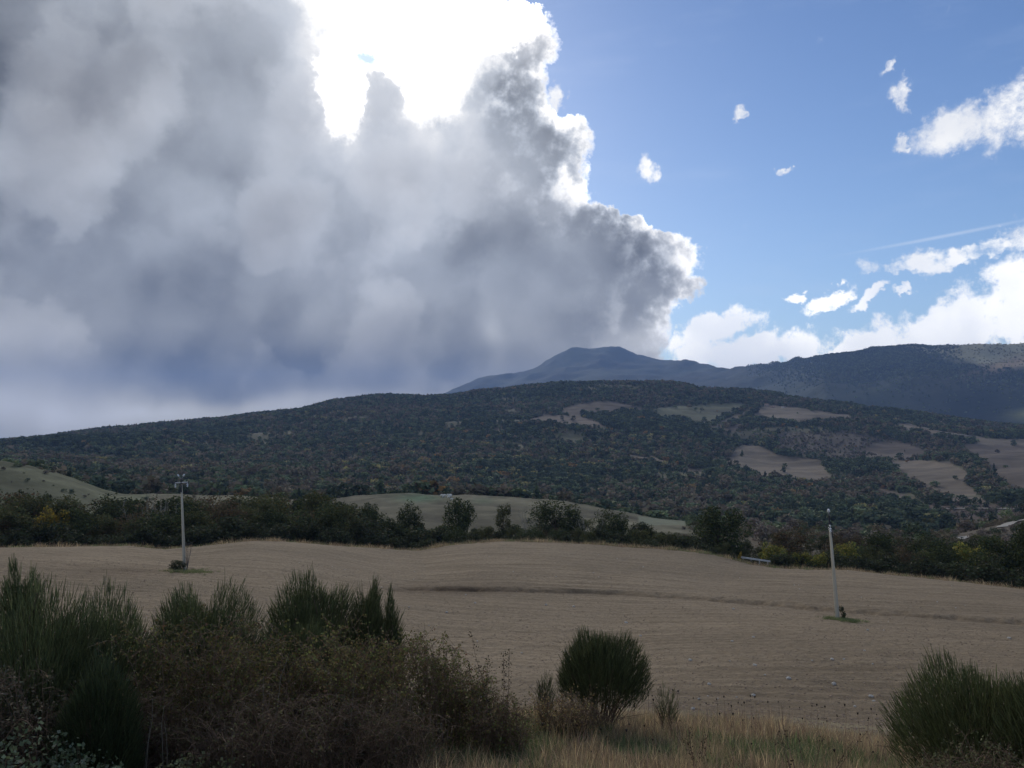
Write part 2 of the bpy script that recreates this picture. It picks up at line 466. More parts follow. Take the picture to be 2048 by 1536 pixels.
kn.append((rE * 0.80, rE * 0.80 * np.minimum(line([(0, 900), (700, 850), (900, 800), (1200, 745), (1450, 765), (1700, 770), (1850, 765), (2048, 770)]), sE - 0.012)))
kn.append((rE * 0.92, rE * 0.92 * np.minimum(line([(0, 897), (700, 842), (900, 788), (1200, 712), (1450, 742), (1700, 725), (1850, 715), (2048, 715)]), sE - 0.005)))
kn.append((rE * 1.0, rE * sE))
kn.append((rE * 1.12, rE * sE - 130))
kn.append((13500 * one, -150 * one))
KR = np.stack([k[0] for k in kn]); KZ = np.stack([k[1] for k in kn])
def pchip_slopes(X, Y):
    h = np.diff(X, axis=0); d = np.diff(Y, axis=0) / h
    m = np.zeros_like(Y)
    w1 = 2 * h[1:] + h[:-1]; w2 = h[1:] + 2 * h[:-1]
    same = d[:-1] * d[1:] > 0
    with np.errstate(all='ignore'):
        hm = (w1 + w2) / (w1 / d[:-1] + w2 / d[1:])
    m[1:-1] = np.where(same, hm, 0); m[0] = d[0]; m[-1] = d[-1]
    return m
KM = pchip_slopes(KR, KZ)
def base_z(phi, r):
    phi, r = np.broadcast_arrays(np.asarray(phi, float), np.asarray(r, float))
    sh = phi.shape; phi = phi.ravel(); r = r.ravel()
    t = np.clip((phi - PHI[0]) / (PHI[1] - PHI[0]), 0, len(PHI) - 1.001)
    c0 = t.astype(int); fr = t - c0
    out = 0
    for c, w in ((c0, 1 - fr), (c0 + 1, fr)):
        k = np.clip((KR[:, c] <= r).sum(0) - 1, 0, len(KR) - 2)
        x0, x1 = KR[k, c], KR[k + 1, c]; h = x1 - x0; u = np.clip((r - x0) / h, 0, 1)
        out = out + w * ((1 + 2 * u) * (1 - u) ** 2 * KZ[k, c] + u * (1 - u) ** 2 * h * KM[k, c] + u * u * (3 - 2 * u) * KZ[k + 1, c] + u * u * (u - 1) * h * KM[k + 1, c])
    return out.reshape(sh)
DITCH = np.array([(700, 1186), (780, 1180), (900, 1180), (1000, 1181), (1200, 1186), (1400, 1197), (1560, 1211), (1700, 1223), (1800, 1229), (2048, 1247), (2200, 1256)], float)
def height(phi, r):
    z = base_z(phi, r)
    x, y = r * np.sin(phi), r * np.cos(phi)
    a1 = np.interp(r, [0, 15, 24, 30, 110, 130, 200, 380, 420, 700, 1500, 2400, 4000, 9000], [0.0, 0.18, 0.12, 0.15, 0.12, 0.3, 1.0, 0.8, 1.2, 6, 22, 9, 30, 45])
    l1 = 30.0
    far = np.clip((r - 420) / 400, 0, 1)
    z = z + np.where(r < 420, a1 * fbm(x / 9, y / 9, 4, 3), 0) + np.where(r >= 420, far * a1 * fbm(x / 230, y / 230, 5, 11), 0)
    big = np.clip((r - 3400) / 1500, 0, 1)
    z = z - big * 90 * np.abs(fbm(x / 900, y / 1500, 4, 31))*np.clip(1 - np.abs(r / 9000.0 - 1.0) * 0.2, 0, 1)
    return z
def height_field(phi, r):
    """height with the furrows and the ditch of the ploughed field"""
    z = height(phi, r)
    x, y = r * np.sin(phi), r * np.cos(phi)
    px, py = proj(x, y, z)
    onf = (r > 24) & (r < 125)
    d = (py - np.interp(px, DITCH[:, 0], DITCH[:, 1])) + 3.0 * vnoise(x / 0.9, y / 0.9, 5) + 2 * vnoise(x / 5, y / 5, 6)
    fade = np.clip((px - 720) / 200, 0, 1)
    z = np.where(onf, z + fade * (-0.30 * np.exp(-(d / 2.2) ** 2) + 0.16 * np.exp(-((d + 5.0) / 2.6) ** 2)), z)
    w = y + 0.10 * x + 2.0 * fbm(x / 40, y / 40, 2, 9)            # direction of working
    clod = 0.070 * fbm(x / 14.0, w / 0.8, 3, 21) + 0.075 * fbm(x / 0.6, y / 0.6, 2, 22)
    furrow = -0.05 * np.clip(vnoise(x / 22, w / 1.3, 27) - 0.18, 0, 1) * 4
    return np.where(onf, z + np.clip((r - 24) / 4, 0, 1) * (clod + furrow), z)
def ground(x, y, f=height):
    return f(np.arctan2(x, y), np.hypot(x, y))
def hit(px, py, r0, r1):
    """first place on the land, between two distances, that lies at a place of the photograph"""
    a, s = ray(px, py)
    rr = np.geomspace(r0, r1, 1500)
    zz = height(np.full_like(rr, float(a)), rr)
    k = np.where(zz >= rr * float(s))[0]
    r = rr[k[0]] if len(k) else r1
    return Vector((r * math.sin(a), r * math.cos(a), float(height(np.array([float(a)]), np.array([r]))[0])))
def at(px, r):
    a = float(ray(px, 1000)[0])
    return Vector((r * math.sin(a), r * math.cos(a), float(height(np.array([a]), np.array([float(r)]))[0])))

def inpoly(px, py, poly):
    poly = np.asarray(poly, float); c = np.zeros(px.shape, bool)
    x1, y1 = poly[-1]
    for x2, y2 in poly:
        cond = ((y1 > py) != (y2 > py)) & (px < (x2 - x1) * (py - y1) / (y2 - y1 + 1e-9) + x1)
        c ^= cond; x1, y1 = x2, y2
    return c
def Z3(pts): return [(1300 + x * 0.3652, 660 + y * 0.3652) for x, y in pts]
def Z2(pts): return [(600 + x * 0.3418, 680 + y * 0.3418) for x, y in pts]
TAN, BRN, GRN = (0.185, 0.15, 0.105), (0.14, 0.112, 0.082), (0.135, 0.135, 0.078)
FIELDS = [(Z2([(1290, 482), (1430, 435), (1590, 440), (1500, 408), (1650, 370), (1730, 355), (1860, 363), (2000, 398), (1990, 412), (1800, 428), (1660, 425), (1640, 445), (1740, 475), (1800, 512), (1650, 505), (1450, 495)]), BRN),
    (Z2([(1060, 548), (1190, 498), (1210, 515), (1110, 556)]), BRN), (Z2([(650, 380), (780, 395), (830, 420), (780, 418)]), BRN),
    (Z2([(1850, 650), (2048, 690), (2048, 725), (1950, 710)]), TAN), (Z3([(0, 690), (130, 740), (340, 778), (340, 790), (200, 775), (0, 735)]), TAN),
    (Z3([(20, 432), (120, 412), (520, 402), (500, 432), (400, 470), (330, 520), (240, 515), (200, 492), (90, 482), (20, 472)]), GRN),
    (Z3([(585, 430), (640, 403), (760, 420), (1000, 450), (1145, 465), (1130, 487), (1000, 494), (920, 500), (830, 517), (760, 502), (640, 492), (565, 482)]), TAN),
    (Z3([(590, 425), (510, 475), (420, 515), (335, 560), (325, 535), (420, 485), (520, 445)]), TAN),
    (Z3([(385, 545), (505, 512), (495, 548), (405, 562)]), BRN),
    (Z3([(500, 628), (570, 628), (720, 688), (940, 713), (960, 770), (1030, 832), (930, 855), (800, 835), (650, 805), (600, 805), (520, 775), (395, 775), (420, 700)]), TAN),
    (Z3([(1310, 708), (1640, 718), (1760, 800), (1720, 842), (1800, 882), (1780, 908), (1600, 902), (1500, 902), (1510, 870), (1430, 825), (1350, 790)]), TAN),
    (Z3([(1140, 658), (1250, 622), (1430, 618), (1500, 670), (1515, 712), (1300, 702)]), BRN),
    (Z3([(1730, 628), (2400, 600), (2400, 900), (2048, 905), (1970, 880), (1900, 800), (1850, 780), (1840, 730), (1740, 690)]), BRN),
    (Z3([(1320, 506), (1400, 508), (1560, 552), (1760, 578), (1860, 592), (2300, 596), (2300, 622), (1800, 628), (1780, 602), (1600, 582), (1470, 562), (1380, 552)]), TAN),
    (Z3([(1215, 858), (1270, 862), (1400, 900), (1530, 965), (1400, 962), (1300, 930)]), BRN),
    (Z3([(1500, 918), (1640, 912), (1800, 915), (1900, 945), (1760, 952), (1600, 945)]), BRN)]
SCRUB = [(Z3([(920, 580), (1110, 580), (1140, 640), (1000, 655), (920, 620)]), (0.15, 0.13, 0.085)),
         (Z3([(700, 560), (1100, 560), (1500, 640), (1300, 720), (1000, 720), (700, 660)]), (0.13, 0.108, 0.078)),
         (Z3([(1450, 960), (2048, 960), (2048, 1100), (1700, 1090), (1500, 1010)]), (0.13, 0.10, 0.075))]
LOWF = [(Z3([(-60, 1020), (120, 1030), (220, 1045), (200, 1070), (-60, 1068)]), (0.17, 0.18, 0.12)),
        (Z3([(480, 1048), (720, 1064), (720, 1100), (540, 1090)]), (0.15, 0.18, 0.13)), (Z3([(1050, 1090), (1220, 1115), (1210, 1150), (1060, 1140)]), (0.16, 0.18, 0.13))]

def smooth_cols(c): return c
def sheet(name, r_list, ncol, hf, colf, mat, half=R(72), inner=R(35), kind='structure', smooth=True):
    """one patch of land between rings of the distances r_list"""
    a_in = np.linspace(-inner, inner, ncol)
    step = 0.012
    a_out = np.arange(inner + step, half, step)
    ph = np.concatenate([-a_out[::-1], a_in, a_out])
    rr = np.asarray(r_list, float)
    PH, RR = np.meshgrid(ph, rr)
    Zz = hf(PH, RR)
    X, Y = RR * np.sin(PH), RR * np.cos(PH)
    V = np.stack([X, Y, Zz], -1).reshape(-1, 3)
    nr, nc = RR.shape
    i = np.arange(nr - 1)[:, None] * nc + np.arange(nc - 1)[None, :]
    F = np.stack([i, i + 1, i + nc + 1, i + nc], -1).reshape(-1, 4)
    px, py = proj(X, Y, Zz)
    C = colf(X, Y, Zz, px, py, RR, PH).reshape(-1, 3)
    o = obj(name, mesh_np(name, V, F, C, smooth), mat)
    o['kind'] = kind
    return o

# --- ground materials
def mat_soil():
    m, nt = new_mat('ploughed_soil')
    p = geopos()
    st = VM('MULTIPLY', p, (0.16, 1.0, 0.2))
    big = noise(p, 0.06, 4, 0.55)
    st = VM('ADD', VM('MULTIPLY', p, (0.06, 1.0, 0.2)), comb(0.0, sep(p)[0] * 0.10, 0.0))
    bands = noise(st, 1.3, 4, 0.62)
    fine = noise(p, 9.0, 5, 0.7)
    mid = noise(p, 2.0, 4, 0.6)
    c = mixc(sstep(bands, 0.30, 0.72), (0.198, 0.150, 0.096), (0.312, 0.243, 0.160))
    c = mixc(sstep(big, 0.35, 0.65) * 0.45, c, (0.29, 0.225, 0.15))
    c = mixc(sstep(fine, 0.52, 0.75) * 0.55, c, (0.12, 0.092, 0.072))
    c = mixc(sstep(noise(p, 14.0, 2, 0.5), 0.70, 0.78) * 0.8, c, (0.42, 0.38, 0.33))
    g3 = noise(p, 3.2, 3, 0.6)
    c = vscale(c, 0.84 + sstep(g3, 0.3, 0.72) * 0.32)
    c = mixc(1.0, c, attr_col(), 'MULTIPLY')
    nm = bump(fine + mid * 0.8, 0.9, 0.12)
    finish(nt, principled(c, 0.97, 0.1, nm)); return m
def mat_land(name, fine_scale, k=0.5, bdist=0.5):
    m, nt = new_mat(name)
    p = geopos()
    n = noise(p, fine_scale, 6, 0.65)
    n2 = noise(p, fine_scale * 0.12, 4, 0.6)
    c = vscale(attr_col(), (1 - k) + n * k + n2 * k)
    finish(nt, principled(c, 0.97, 0.08, bump(n, 0.6, bdist))); return m

# the bank the camera stands on
def c_bank(X, Y, Z, px, py, r, ph):
    n = fbm(X / 1.5, Y / 1.5, 4, 41)[..., None]
    return np.clip(np.array([0.20, 0.165, 0.10]) * (1 + 0.7 * n), 0.01, 1)
def ring(a, b, n): return np.geomspace(a, b, n)
sheet('grassy_bank', np.concatenate([[0.05, 0.5, 1, 1.7], ring(2.5, 24.6, 70)]), 170, height_field, c_bank, mat_land('bank_earth', 3.0, 0.5, 0.05), half=R(80))
def c_field(X, Y, Z, px, py, r, ph):
    n = fbm(X / 14, Y / 9, 4, 51)
    d = py - np.interp(px, DITCH[:, 0], DITCH[:, 1])
    k = 1 + 0.22 * n
    c = k[..., None] * np.array([1.0, 1.0, 1.0])
    # soil colour darkened along the ditch and in two soft patches
    darker = np.exp(-((px - 900) / 150) ** 2 - ((py - 1178) / 14) ** 2) * 0.35 + np.exp(-((px - 250) / 120) ** 2 - ((py - 1142) / 10) ** 2) * 0.25
    darker = darker + 0.28 * np.exp(-((d - 0.5) / 2.5) ** 2) * np.clip((px - 720) / 200, 0, 1)
    c = c * (1 - darker[..., None] * np.array([0.9, 1.0, 1.05]))
    # grass creeping in at the far margin
    mg = np.clip((r - 119.0) / 3.0, 0, 1)[..., None]
    return c * (1 - mg) + mg * np.array([0.42, 0.46, 0.36])
sheet('ploughed_field', np.concatenate([ring(24.6, 78, 210), ring(78.5, 126, 110)]), 640, height_field, c_field, mat_soil())
def c_valley(X, Y, Z, px, py, r, ph):
    n = fbm(X / 40, Y / 40, 4, 61)[..., None]
    g = np.array([0.116, 0.108, 0.068]) * (1 + 0.9 * n) + 0 * r[..., None]
    pale = np.clip(fbm(X / 14, Y / 14, 3, 63) * 2.0, 0, 1)[..., None]
    g = g * (1 - 0.4 * pale) + 0.4 * pale * np.array([0.21, 0.19, 0.13])
    lush = (np.exp(-((px - 835) / 45) ** 2 - ((py - 996) / 9) ** 2) + 0.5 * np.exp(-((px - 965) / 25) ** 2 - ((py - 1002) / 6) ** 2))[..., None]
    g = g * (1 - lush) + lush * np.array([0.075, 0.13, 0.07])
    dk = (np.clip((r - 415) / 30, 0, 1) + np.clip((200 - r) / 50, 0, 1))[..., None]
    g = g * (1 - np.clip(dk, 0, 1)) + np.clip(dk, 0, 1) * np.array([0.07, 0.07, 0.045])
    strk = fbm(X / 5, Y / 16, 3, 65)[..., None]
    g = g * np.where((px < 300)[..., None], np.array([0.88, 1.0, 0.9]), 1.0)
    g = g * (1 + 0.5 * strk) * (1 - 0.15 * (px < 260))[..., None]
    rg = np.clip((px - 1380) / 120, 0, 1)[..., None]
    g = g * (1 - rg) + rg * np.array([0.115, 0.095, 0.068]) * (1 + 0.6 * n)
    for poly, c in LOWF: g = np.where(inpoly(px, py, poly)[..., None], np.array(c), g)
    return g
sheet('valley_floor', np.concatenate([ring(126, 360, 60), ring(363, 440, 60), ring(446, 690, 40)]), 420, height, c_valley, mat_land('valley_pasture', 0.35, 0.8, 0.5))
def c_hill(X, Y, Z, px, py, r, ph):
    n = fbm(X / 120, Y / 120, 4, 71)[..., None]
    g = np.array([0.115, 0.108, 0.062]) * (1 + 0.6 * n) + 0 * r[..., None]
    jx = px + 7.0 * fbm(X / 60, Y / 60, 4, 72); jy = py + 3.0 * fbm(X / 60, Y / 60, 4, 73)
    for poly, c in SCRUB + LOWF: g = np.where(inpoly(jx, jy, poly)[..., None], np.array(c) * (1 + 0.5 * n), g)
    st = fbm(X / 60, Y / 12, 3, 75)[..., None]
    for poly, c in FIELDS: g = np.where(inpoly(jx, jy, poly)[..., None], np.array(c) * (1 + 0.45 * n + 0.40 * st), g)
    return np.clip(g, 0.01, 1)
sheet('wooded_hill', np.concatenate([ring(690, 2360, 300), ring(2375, 3000, 20)]), 760, height, c_hill, mat_land('hill_ground', 0.12, 0.5, 1.0))
def c_mtn(X, Y, Z, px, py, r, ph):
    n = fbm(X / 500, Y / 500, 5, 81)[..., None]
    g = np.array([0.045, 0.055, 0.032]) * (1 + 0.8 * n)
    # sun on the upper right-hand hill painted as paler ground, plus its tan meadow
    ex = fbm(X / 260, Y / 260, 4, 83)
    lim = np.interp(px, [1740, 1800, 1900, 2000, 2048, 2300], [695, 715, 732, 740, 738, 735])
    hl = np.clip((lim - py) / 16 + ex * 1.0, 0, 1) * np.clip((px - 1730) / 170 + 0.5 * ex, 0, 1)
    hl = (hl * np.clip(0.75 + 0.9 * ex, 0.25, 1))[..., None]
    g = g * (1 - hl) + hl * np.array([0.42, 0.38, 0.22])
    tn = np.exp(-((px - 2020) / 70) ** 2 - ((py - 728 + (px - 2020) * 0.25) / 12) ** 2)[..., None]
    g = g * (1 - tn) + tn * np.array([0.36, 0.26, 0.15])
    lp = np.exp(-((px - 2075) / 48) ** 2 - ((py - 826 + (px - 2048) * 0.1) / 6) ** 2)[..., None]  # small sunlit patch lower down, painted into the ground colour
    g = g * (1 - lp) + lp * np.array([0.36, 0.35, 0.15])
    return np.clip(g, 0.01, 1)
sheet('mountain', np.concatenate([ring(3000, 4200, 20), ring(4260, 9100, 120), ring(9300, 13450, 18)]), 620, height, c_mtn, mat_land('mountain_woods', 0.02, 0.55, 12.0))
gb = Geo()
q = np.array([(-13800, -13800, -160), (13800, -13800, -160), (13800, 13800, -160), (-13800, 13800, -160)], float)
gb.add(q, np.array([[0, 1, 2, 3]]), np.array([0.07, 0.07, 0.045]))
o = obj('ground', gb.mesh('ground'), mat_land('far_ground', 0.01, 0.5, 5.0)); o['kind'] = 'structure'
# the hillside goes on behind the camera
ph = np.linspace(R(80), R(280), 60); rr = np.array([0.05, 1.5, 4, 10, 25, 60, 140, 300])
PH, RR = np.meshgrid(ph, rr)
Zb = -1.62 - 0.09 * RR * np.sin(np.clip((PH - R(80)) / R(200), 0, 1) * math.pi) * 0 - np.interp(RR, [0, 25, 60, 140, 300], [0, 0.6, 9, 40, 160]) * np.abs(np.cos((PH - R(80)) / R(200) * math.pi))
Zb = Zb + 0.12 * fbm(RR * np.sin(PH) / 4, RR * np.cos(PH) / 4, 3, 5) * np.clip(RR, 0, 1) * 0
i = np.arange(len(rr) - 1)[:, None] * len(ph) + np.arange(len(ph) - 1)[None, :]
F = np.stack([i, i + 1, i + len(ph) + 1, i + len(ph)], -1).reshape(-1, 4)
V = np.stack([RR * np.sin(PH), RR * np.cos(PH), Zb], -1).reshape(-1, 3)
o = obj('roadside_verge', mesh_np('roadside_verge', V, F, np.full((len(V), 3), 1.0) * np.array([0.09, 0.08, 0.05]), True), bpy.data.materials['bank_earth']); o['kind'] = 'structure'

# ------------------------------------------------------------------ tracks and roads
def ribbon(name, pts, width, r0, r1, lift, label=None):
    pts = [np.array(p, float) for p in pts]
    dense = []
    for a, b in zip(pts[:-1], pts[1:]):
        for t in np.linspace(0, 1, 8, endpoint=False): dense.append(a + (b - a) * t)
    dense.append(pts[-1])
    W = [hit(p[0], p[1], r0, r1) for p in dense]
    V, F = [], []
    for k, p in enumerate(W):
        d = (W[min(k + 1, len(W) - 1)] - W[max(k - 1, 0)]); d.z = 0; d.normalize()
        s = Vector((-d.y, d.x, 0)) * width / 2
        for e in (-1, 1):
            v = p + s * e
            V.append((v.x, v.y, float(ground(np.array([v.x]), np.array([v.y]))[0]) + lift))
    for k in range(len(W) - 1): F.append((2 * k, 2 * k + 1, 2 * k + 3, 2 * k + 2))
    o = obj(name, mesh_np(name, np.array(V), np.array(F)), MAT['track']); o['kind'] = 'structure'
    return o
ribbon('dirt_track', Z3([(1000, 728), (1090, 755), (1170, 790), (1215, 820), (1242, 838), (1160, 862)]), 5, 700, 2000, 0.9)
ribbon('farm_road', Z3([(30, 938), (400, 955), (700, 970), (1000, 980), (1300, 985), (1800, 980), (2100, 985)]), 4, 650, 1500, 0.8)
ribbon('hill_track', Z3([(1130, 466), (1180, 480), (1300, 490), (1400, 512), (1600, 560), (1800, 590)]), 5, 900, 2300, 0.9)
ribbon('gravel_road', Z3([(1690, 1147), (1760, 1130)]), 3, 200, 420, 0.25)
ribbon('gravel_road', Z3([(1930, 1082), (1975, 1058), (2048, 1035), (2150, 1012)]), 5, 200, 420, 0.25)

# ------------------------------------------------------------------ instancing of uncountable growth
def stuff_instances(name, protos, P, scl, rotz, idx, kind='stuff'):
    pc = bpy.data.collections.new(name + '_kinds')
    for i, (me, mt) in enumerate(protos):
        if len(me.materials) == 0: me.materials.append(mt)
        po = bpy.data.objects.new('%s_kind_%02d' % (name, i), me); pc.objects.link(po)
    me = bpy.data.meshes.new(name)
    P = np.ascontiguousarray(P, np.float32)
    me.vertices.add(len(P)); me.vertices.foreach_set('co', P.ravel())
    a = me.attributes.new('scl', 'FLOAT_VECTOR', 'POINT'); a.data.foreach_set('vector', np.ascontiguousarray(scl, np.float32).ravel())
    rot = np.zeros((len(P), 3), np.float32); rot[:, 2] = rotz
    rot[:, :2] = rng.normal(0, 0.06, (len(P), 2))
    a = me.attributes.new('rot', 'FLOAT_VECTOR', 'POINT'); a.data.foreach_set('vector', rot.ravel())
    a = me.attributes.new('idx', 'INT', 'POINT'); a.data.foreach_set('value', np.ascontiguousarray(idx, np.int32))
    o = obj(name, me)
    ng = bpy.data.node_groups.new(name + '_nodes', 'GeometryNodeTree')
    ng.interface.new_socket('Geometry', in_out='INPUT', socket_type='NodeSocketGeometry')
    ng.interface.new_socket('Geometry', in_out='OUTPUT', socket_type='NodeSocketGeometry')
    n = ng.nodes; L = ng.links
    gi = n.new('NodeGroupInput'); go = n.new('NodeGroupOutput')
    mp = n.new('GeometryNodeMeshToPoints')
    ci = n.new('GeometryNodeCollectionInfo'); ci.inputs['Collection'].default_value = pc
    ci.inputs['Separate Children'].default_value = True; ci.inputs['Reset Children'].default_value = True
    ip = n.new('GeometryNodeInstanceOnPoints'); ip.inputs['Pick Instance'].default_value = True
    def na(nm, ty):
        x = n.new('GeometryNodeInputNamedAttribute'); x.data_type = ty; x.inputs['Name'].default_value = nm
        return [s for s in x.outputs if s.enabled and s.name == 'Attribute'][0]
    L.new(gi.outputs[0], mp.inputs['Mesh']); L.new(mp.outputs[0], ip.inputs['Points']); L.new(ci.outputs[0], ip.inputs['Instance'])
    L.new(na('idx', 'INT'), ip.inputs['Instance Index']); L.new(na('scl', 'FLOAT_VECTOR'), ip.inputs['Scale'])
    e2r = n.new('FunctionNodeEulerToRotation'); L.new(na('rot', 'FLOAT_VECTOR'), e2r.inputs[0]); L.new(e2r.outputs[0], ip.inputs['Rotation'])
    L.new(ip.outputs[0], go.inputs[0])
    mod = o.modifiers.new('scatter', 'NODES'); mod.node_group = ng
    o['kind'] = kind
    return o

# ------------------------------------------------------------------ trees
def crown_pts(n, nb, rx, rz, zc, blob_r, seed, lop=0.25, hollow=0.55):
    g = np.random.default_rng(seed)
    d = norm(g.normal(size=(nb, 3)))
    rad = g.uniform(0.35, 1.0, (nb, 1)) ** 0.6
    c = d * rad * np.array([rx, rx, rz]) * (1 + g.uniform(-lop, lop, (nb, 1)))
    c[:, 2] += zc
    br = blob_r * g.uniform(0.6, 1.25, nb)
    k = g.integers(0, nb, n)
    dd = norm(g.normal(size=(n, 3)))
    rr = g.uniform(hollow, 1.08, (n, 1))
    p = c[k] + dd * rr * br[k][:, None] * np.array([1, 1, 0.8])
    return p, c, k
def make_tree(name, H, W, pal, nleaf, nb, seed, label, cat='tree', leaf=0.2, trunk_h=0.25, bark='bark', blob=0.30, sparse=0.0, limbs=7, low=0.5, lmat='leaf'):
    """a tree or shrub, tapered trunk with limbs and a crown of leaf clumps; base at the origin"""
    g = np.random.default_rng(seed)
    rz = H * (1 - trunk_h) / 2 * 0.86; zc = H * trunk_h + H * (1 - trunk_h) / 2
    p, c, k = crown_pts(nleaf, nb, W / 2 * 0.72, rz * 0.85, zc, blob * W * 0.5, seed)
    p = p * np.array([W / 2 / np.percentile(np.hypot(p[:, 0], p[:, 1]), 98), W / 2 / np.percentile(np.hypot(p[:, 0], p[:, 1]), 98), 1]); p[:, 2] = (p[:, 2] - np.percentile(p[:, 2], 1)) / (np.percentile(p[:, 2], 99.5) - np.percentile(p[:, 2], 1)) * H * (1 - trunk_h * 0.7) + H * trunk_h * 0.7
    tone = 1 + 0.35 * g.uniform(-1, 1, nb)
    cols = pick(pal, len(p)); 
    cols = np.clip(cols, 0.005, 1)
    if sparse > 0:
        keep = g.uniform(size=len(p)) > sparse; p, cols = p[keep], cols[keep]
    V, F, C = leaves(p, leaf * g.uniform(0.6, 1.3, len(p)), cols, 0.62)
    root = thing(name, label, cat)
    gg = Geo().add(V, F, C)
    obj('crown', gg.mesh(name + '_crown'), MAT[lmat], root)
    # trunk and limbs
    Kp = 7
    paths, rad = [], []
    tz = np.linspace(-0.6, H * 0.62, Kp); wob = g.normal(0, 0.02 * H, (Kp, 2)); wob[0] = 0
    paths.append(np.stack([np.cumsum(wob[:, 0]) * 0.5, np.cumsum(wob[:, 1]) * 0.5, tz], 1)); rad.append(np.linspace(0.028, 0.010, Kp) * H * 0.75)
    order = g.permutation(nb)[:limbs]
    for b in order:
        t0 = g.uniform(0.15, 0.6); s = paths[0][0] * (1 - t0) + paths[0][-1] * t0
        e = c[b]; t = np.linspace(0, 1, Kp)[:, None]
        m = s * (1 - t) + e * t; m[:, 2] += np.sin(t[:, 0] * math.pi) * 0.05 * H; m += g.normal(0, 0.012 * H, m.shape) * t
        paths.append(m); rad.append(np.linspace(0.013, 0.004, Kp) * H * 0.75)
    tv, tf = tubes(np.array(paths), np.array(rad), 6)
    obj('trunk', Geo().add(tv, tf).mesh(name + '_trunk', True), MAT[bark], root)
    return root
def make_bare(name, H, seed, label, cat='tree', n=9, mat='pale_bark', fine=120, spread=0.22):
    g = np.random.default_rng(seed); root = thing(name, label, cat)
    Kp = 8; paths, rad = [], []
    for i in range(n):
        t = np.linspace(0, 1, Kp)[:, None]
        e = np.array([g.normal(0, spread) * H, g.normal(0, spread) * H, H * g.uniform(0.65, 1.0)])
        s = np.array([g.normal(0, 0.05), g.normal(0, 0.05), -0.4])
        m = s * (1 - t) + e * t; m += np.cumsum(g.normal(0, 0.014 * H, m.shape), 0) * t
        paths.append(m); rad.append(np.linspace(0.012, 0.003, Kp) * H)
    V, F = tubes(np.array(paths), np.array(rad), 5)
    st = obj('stem', Geo().add(V, F).mesh(name + '_stems', True), MAT[mat], root)
    P2, R2 = [], []
    for i in range(fine):
        b = paths[g.integers(0, n)]; k = g.integers(3, Kp); s = b[k]
        d = norm(np.array([g.normal(), g.normal(), abs(g.normal()) + 0.5])) * H * g.uniform(0.08, 0.2)
        t = np.linspace(0, 1, 4)[:, None]
        P2.append(s + d * t + g.normal(0, 0.008 * H, (4, 3)) * t); R2.append(np.linspace(0.004, 0.0015, 4) * H)
    V, F = tubes(np.array(P2), np.array(R2), 3)
    o = obj('twigs', Geo().add(V, F).mesh(name + '_twigs'), MAT[mat], root); o['kind'] = 'stuff'
    return root

OAK = [(0.030, 0.040, 0.017), (0.042, 0.052, 0.020), (0.024, 0.033, 0.016), (0.060, 0.066, 0.024)]
OLIVE = [(0.058, 0.066, 0.026), (0.075, 0.078, 0.032), (0.045, 0.054, 0.024), (0.085, 0.075, 0.03)]
RUST = [(0.075, 0.050, 0.028), (0.055, 0.044, 0.026), (0.09, 0.062, 0.032), (0.045, 0.045, 0.024)]
YEL = [(0.17, 0.155, 0.035), (0.12, 0.13, 0.035), (0.075, 0.095, 0.03), (0.20, 0.165, 0.04)]
GOLD = [(0.34, 0.24, 0.04), (0.25, 0.19, 0.04), (0.16, 0.13, 0.04)]
HEDGE = [(0.030, 0.040, 0.02), (0.045, 0.050, 0.024), (0.036, 0.036, 0.02)]
OAK, OLIVE, RUST, YEL, HEDGE = [[tuple(np.array(c) * k) for c in P_] for P_, k in ((OAK, 1.5), (OLIVE, 1.5), (RUST, 1.6), (YEL, 1.6), (HEDGE, 1.55))]
def where_belt(px, r):
    w = ('below the smooth grassy slope' if px < 280 else 'behind the upright pole' if px < 450 else 'between upright pole and pale pasture' if px < 680 else 'in front of the pale pasture' if px < 1250
         else 'around the guard rail' if px < 1560 else 'behind the leaning pole' if px < 1780 else 'below the gravel road')
    return w
LBL = {'oak': 'dark green round-crowned tree', 'olive': 'loose olive-green tree', 'rust': 'brownish autumn thicket tree', 'yel': 'yellow-green leafy shrub', 'hedge': 'low dark hedge shrub', 'bare': 'leafless pale-stemmed tree'}
PROTO = {
    'oak': [make_tree('oak_tree', 8, 7.6, OAK, 5200, 30, 101 + i, LBL['oak'], leaf=0.17, trunk_h=0.16) for i in range(3)],
    'olive': [make_tree('slender_tree', 8, 5.8, OLIVE, 3800, 28, 111 + i, LBL['olive'], leaf=0.15, trunk_h=0.12, blob=0.30) for i in range(3)],
    'rust': [make_tree('thicket_tree', 7, 6.4, RUST, 3200, 26, 121 + i, LBL['rust'], leaf=0.14, trunk_h=0.10, limbs=14, blob=0.32) for i in range(2)],
    'yel': [make_tree('yellow_shrub', 4, 4.2, YEL, 2200, 18, 131 + i, LBL['yel'], 'shrub', leaf=0.15, trunk_h=0.04) for i in range(2)],
    'hedge': [make_tree('hedge_shrub', 3.2, 4.6, HEDGE, 2600, 20, 141 + i, LBL['hedge'], 'shrub', leaf=0.13, trunk_h=0.0, blob=0.34) for i in range(3)],
    'bare': [make_bare('bare_tree', 8, 151, LBL['bare'])]}
HT = {'oak': 8, 'olive': 8, 'rust': 7, 'yel': 4, 'hedge': 3.2, 'bare': 8}
WD = {'oak': 7.6, 'olive': 5.8, 'rust': 6.4, 'yel': 4.2, 'hedge': 4.6, 'bare': 4.5}
USED = set()
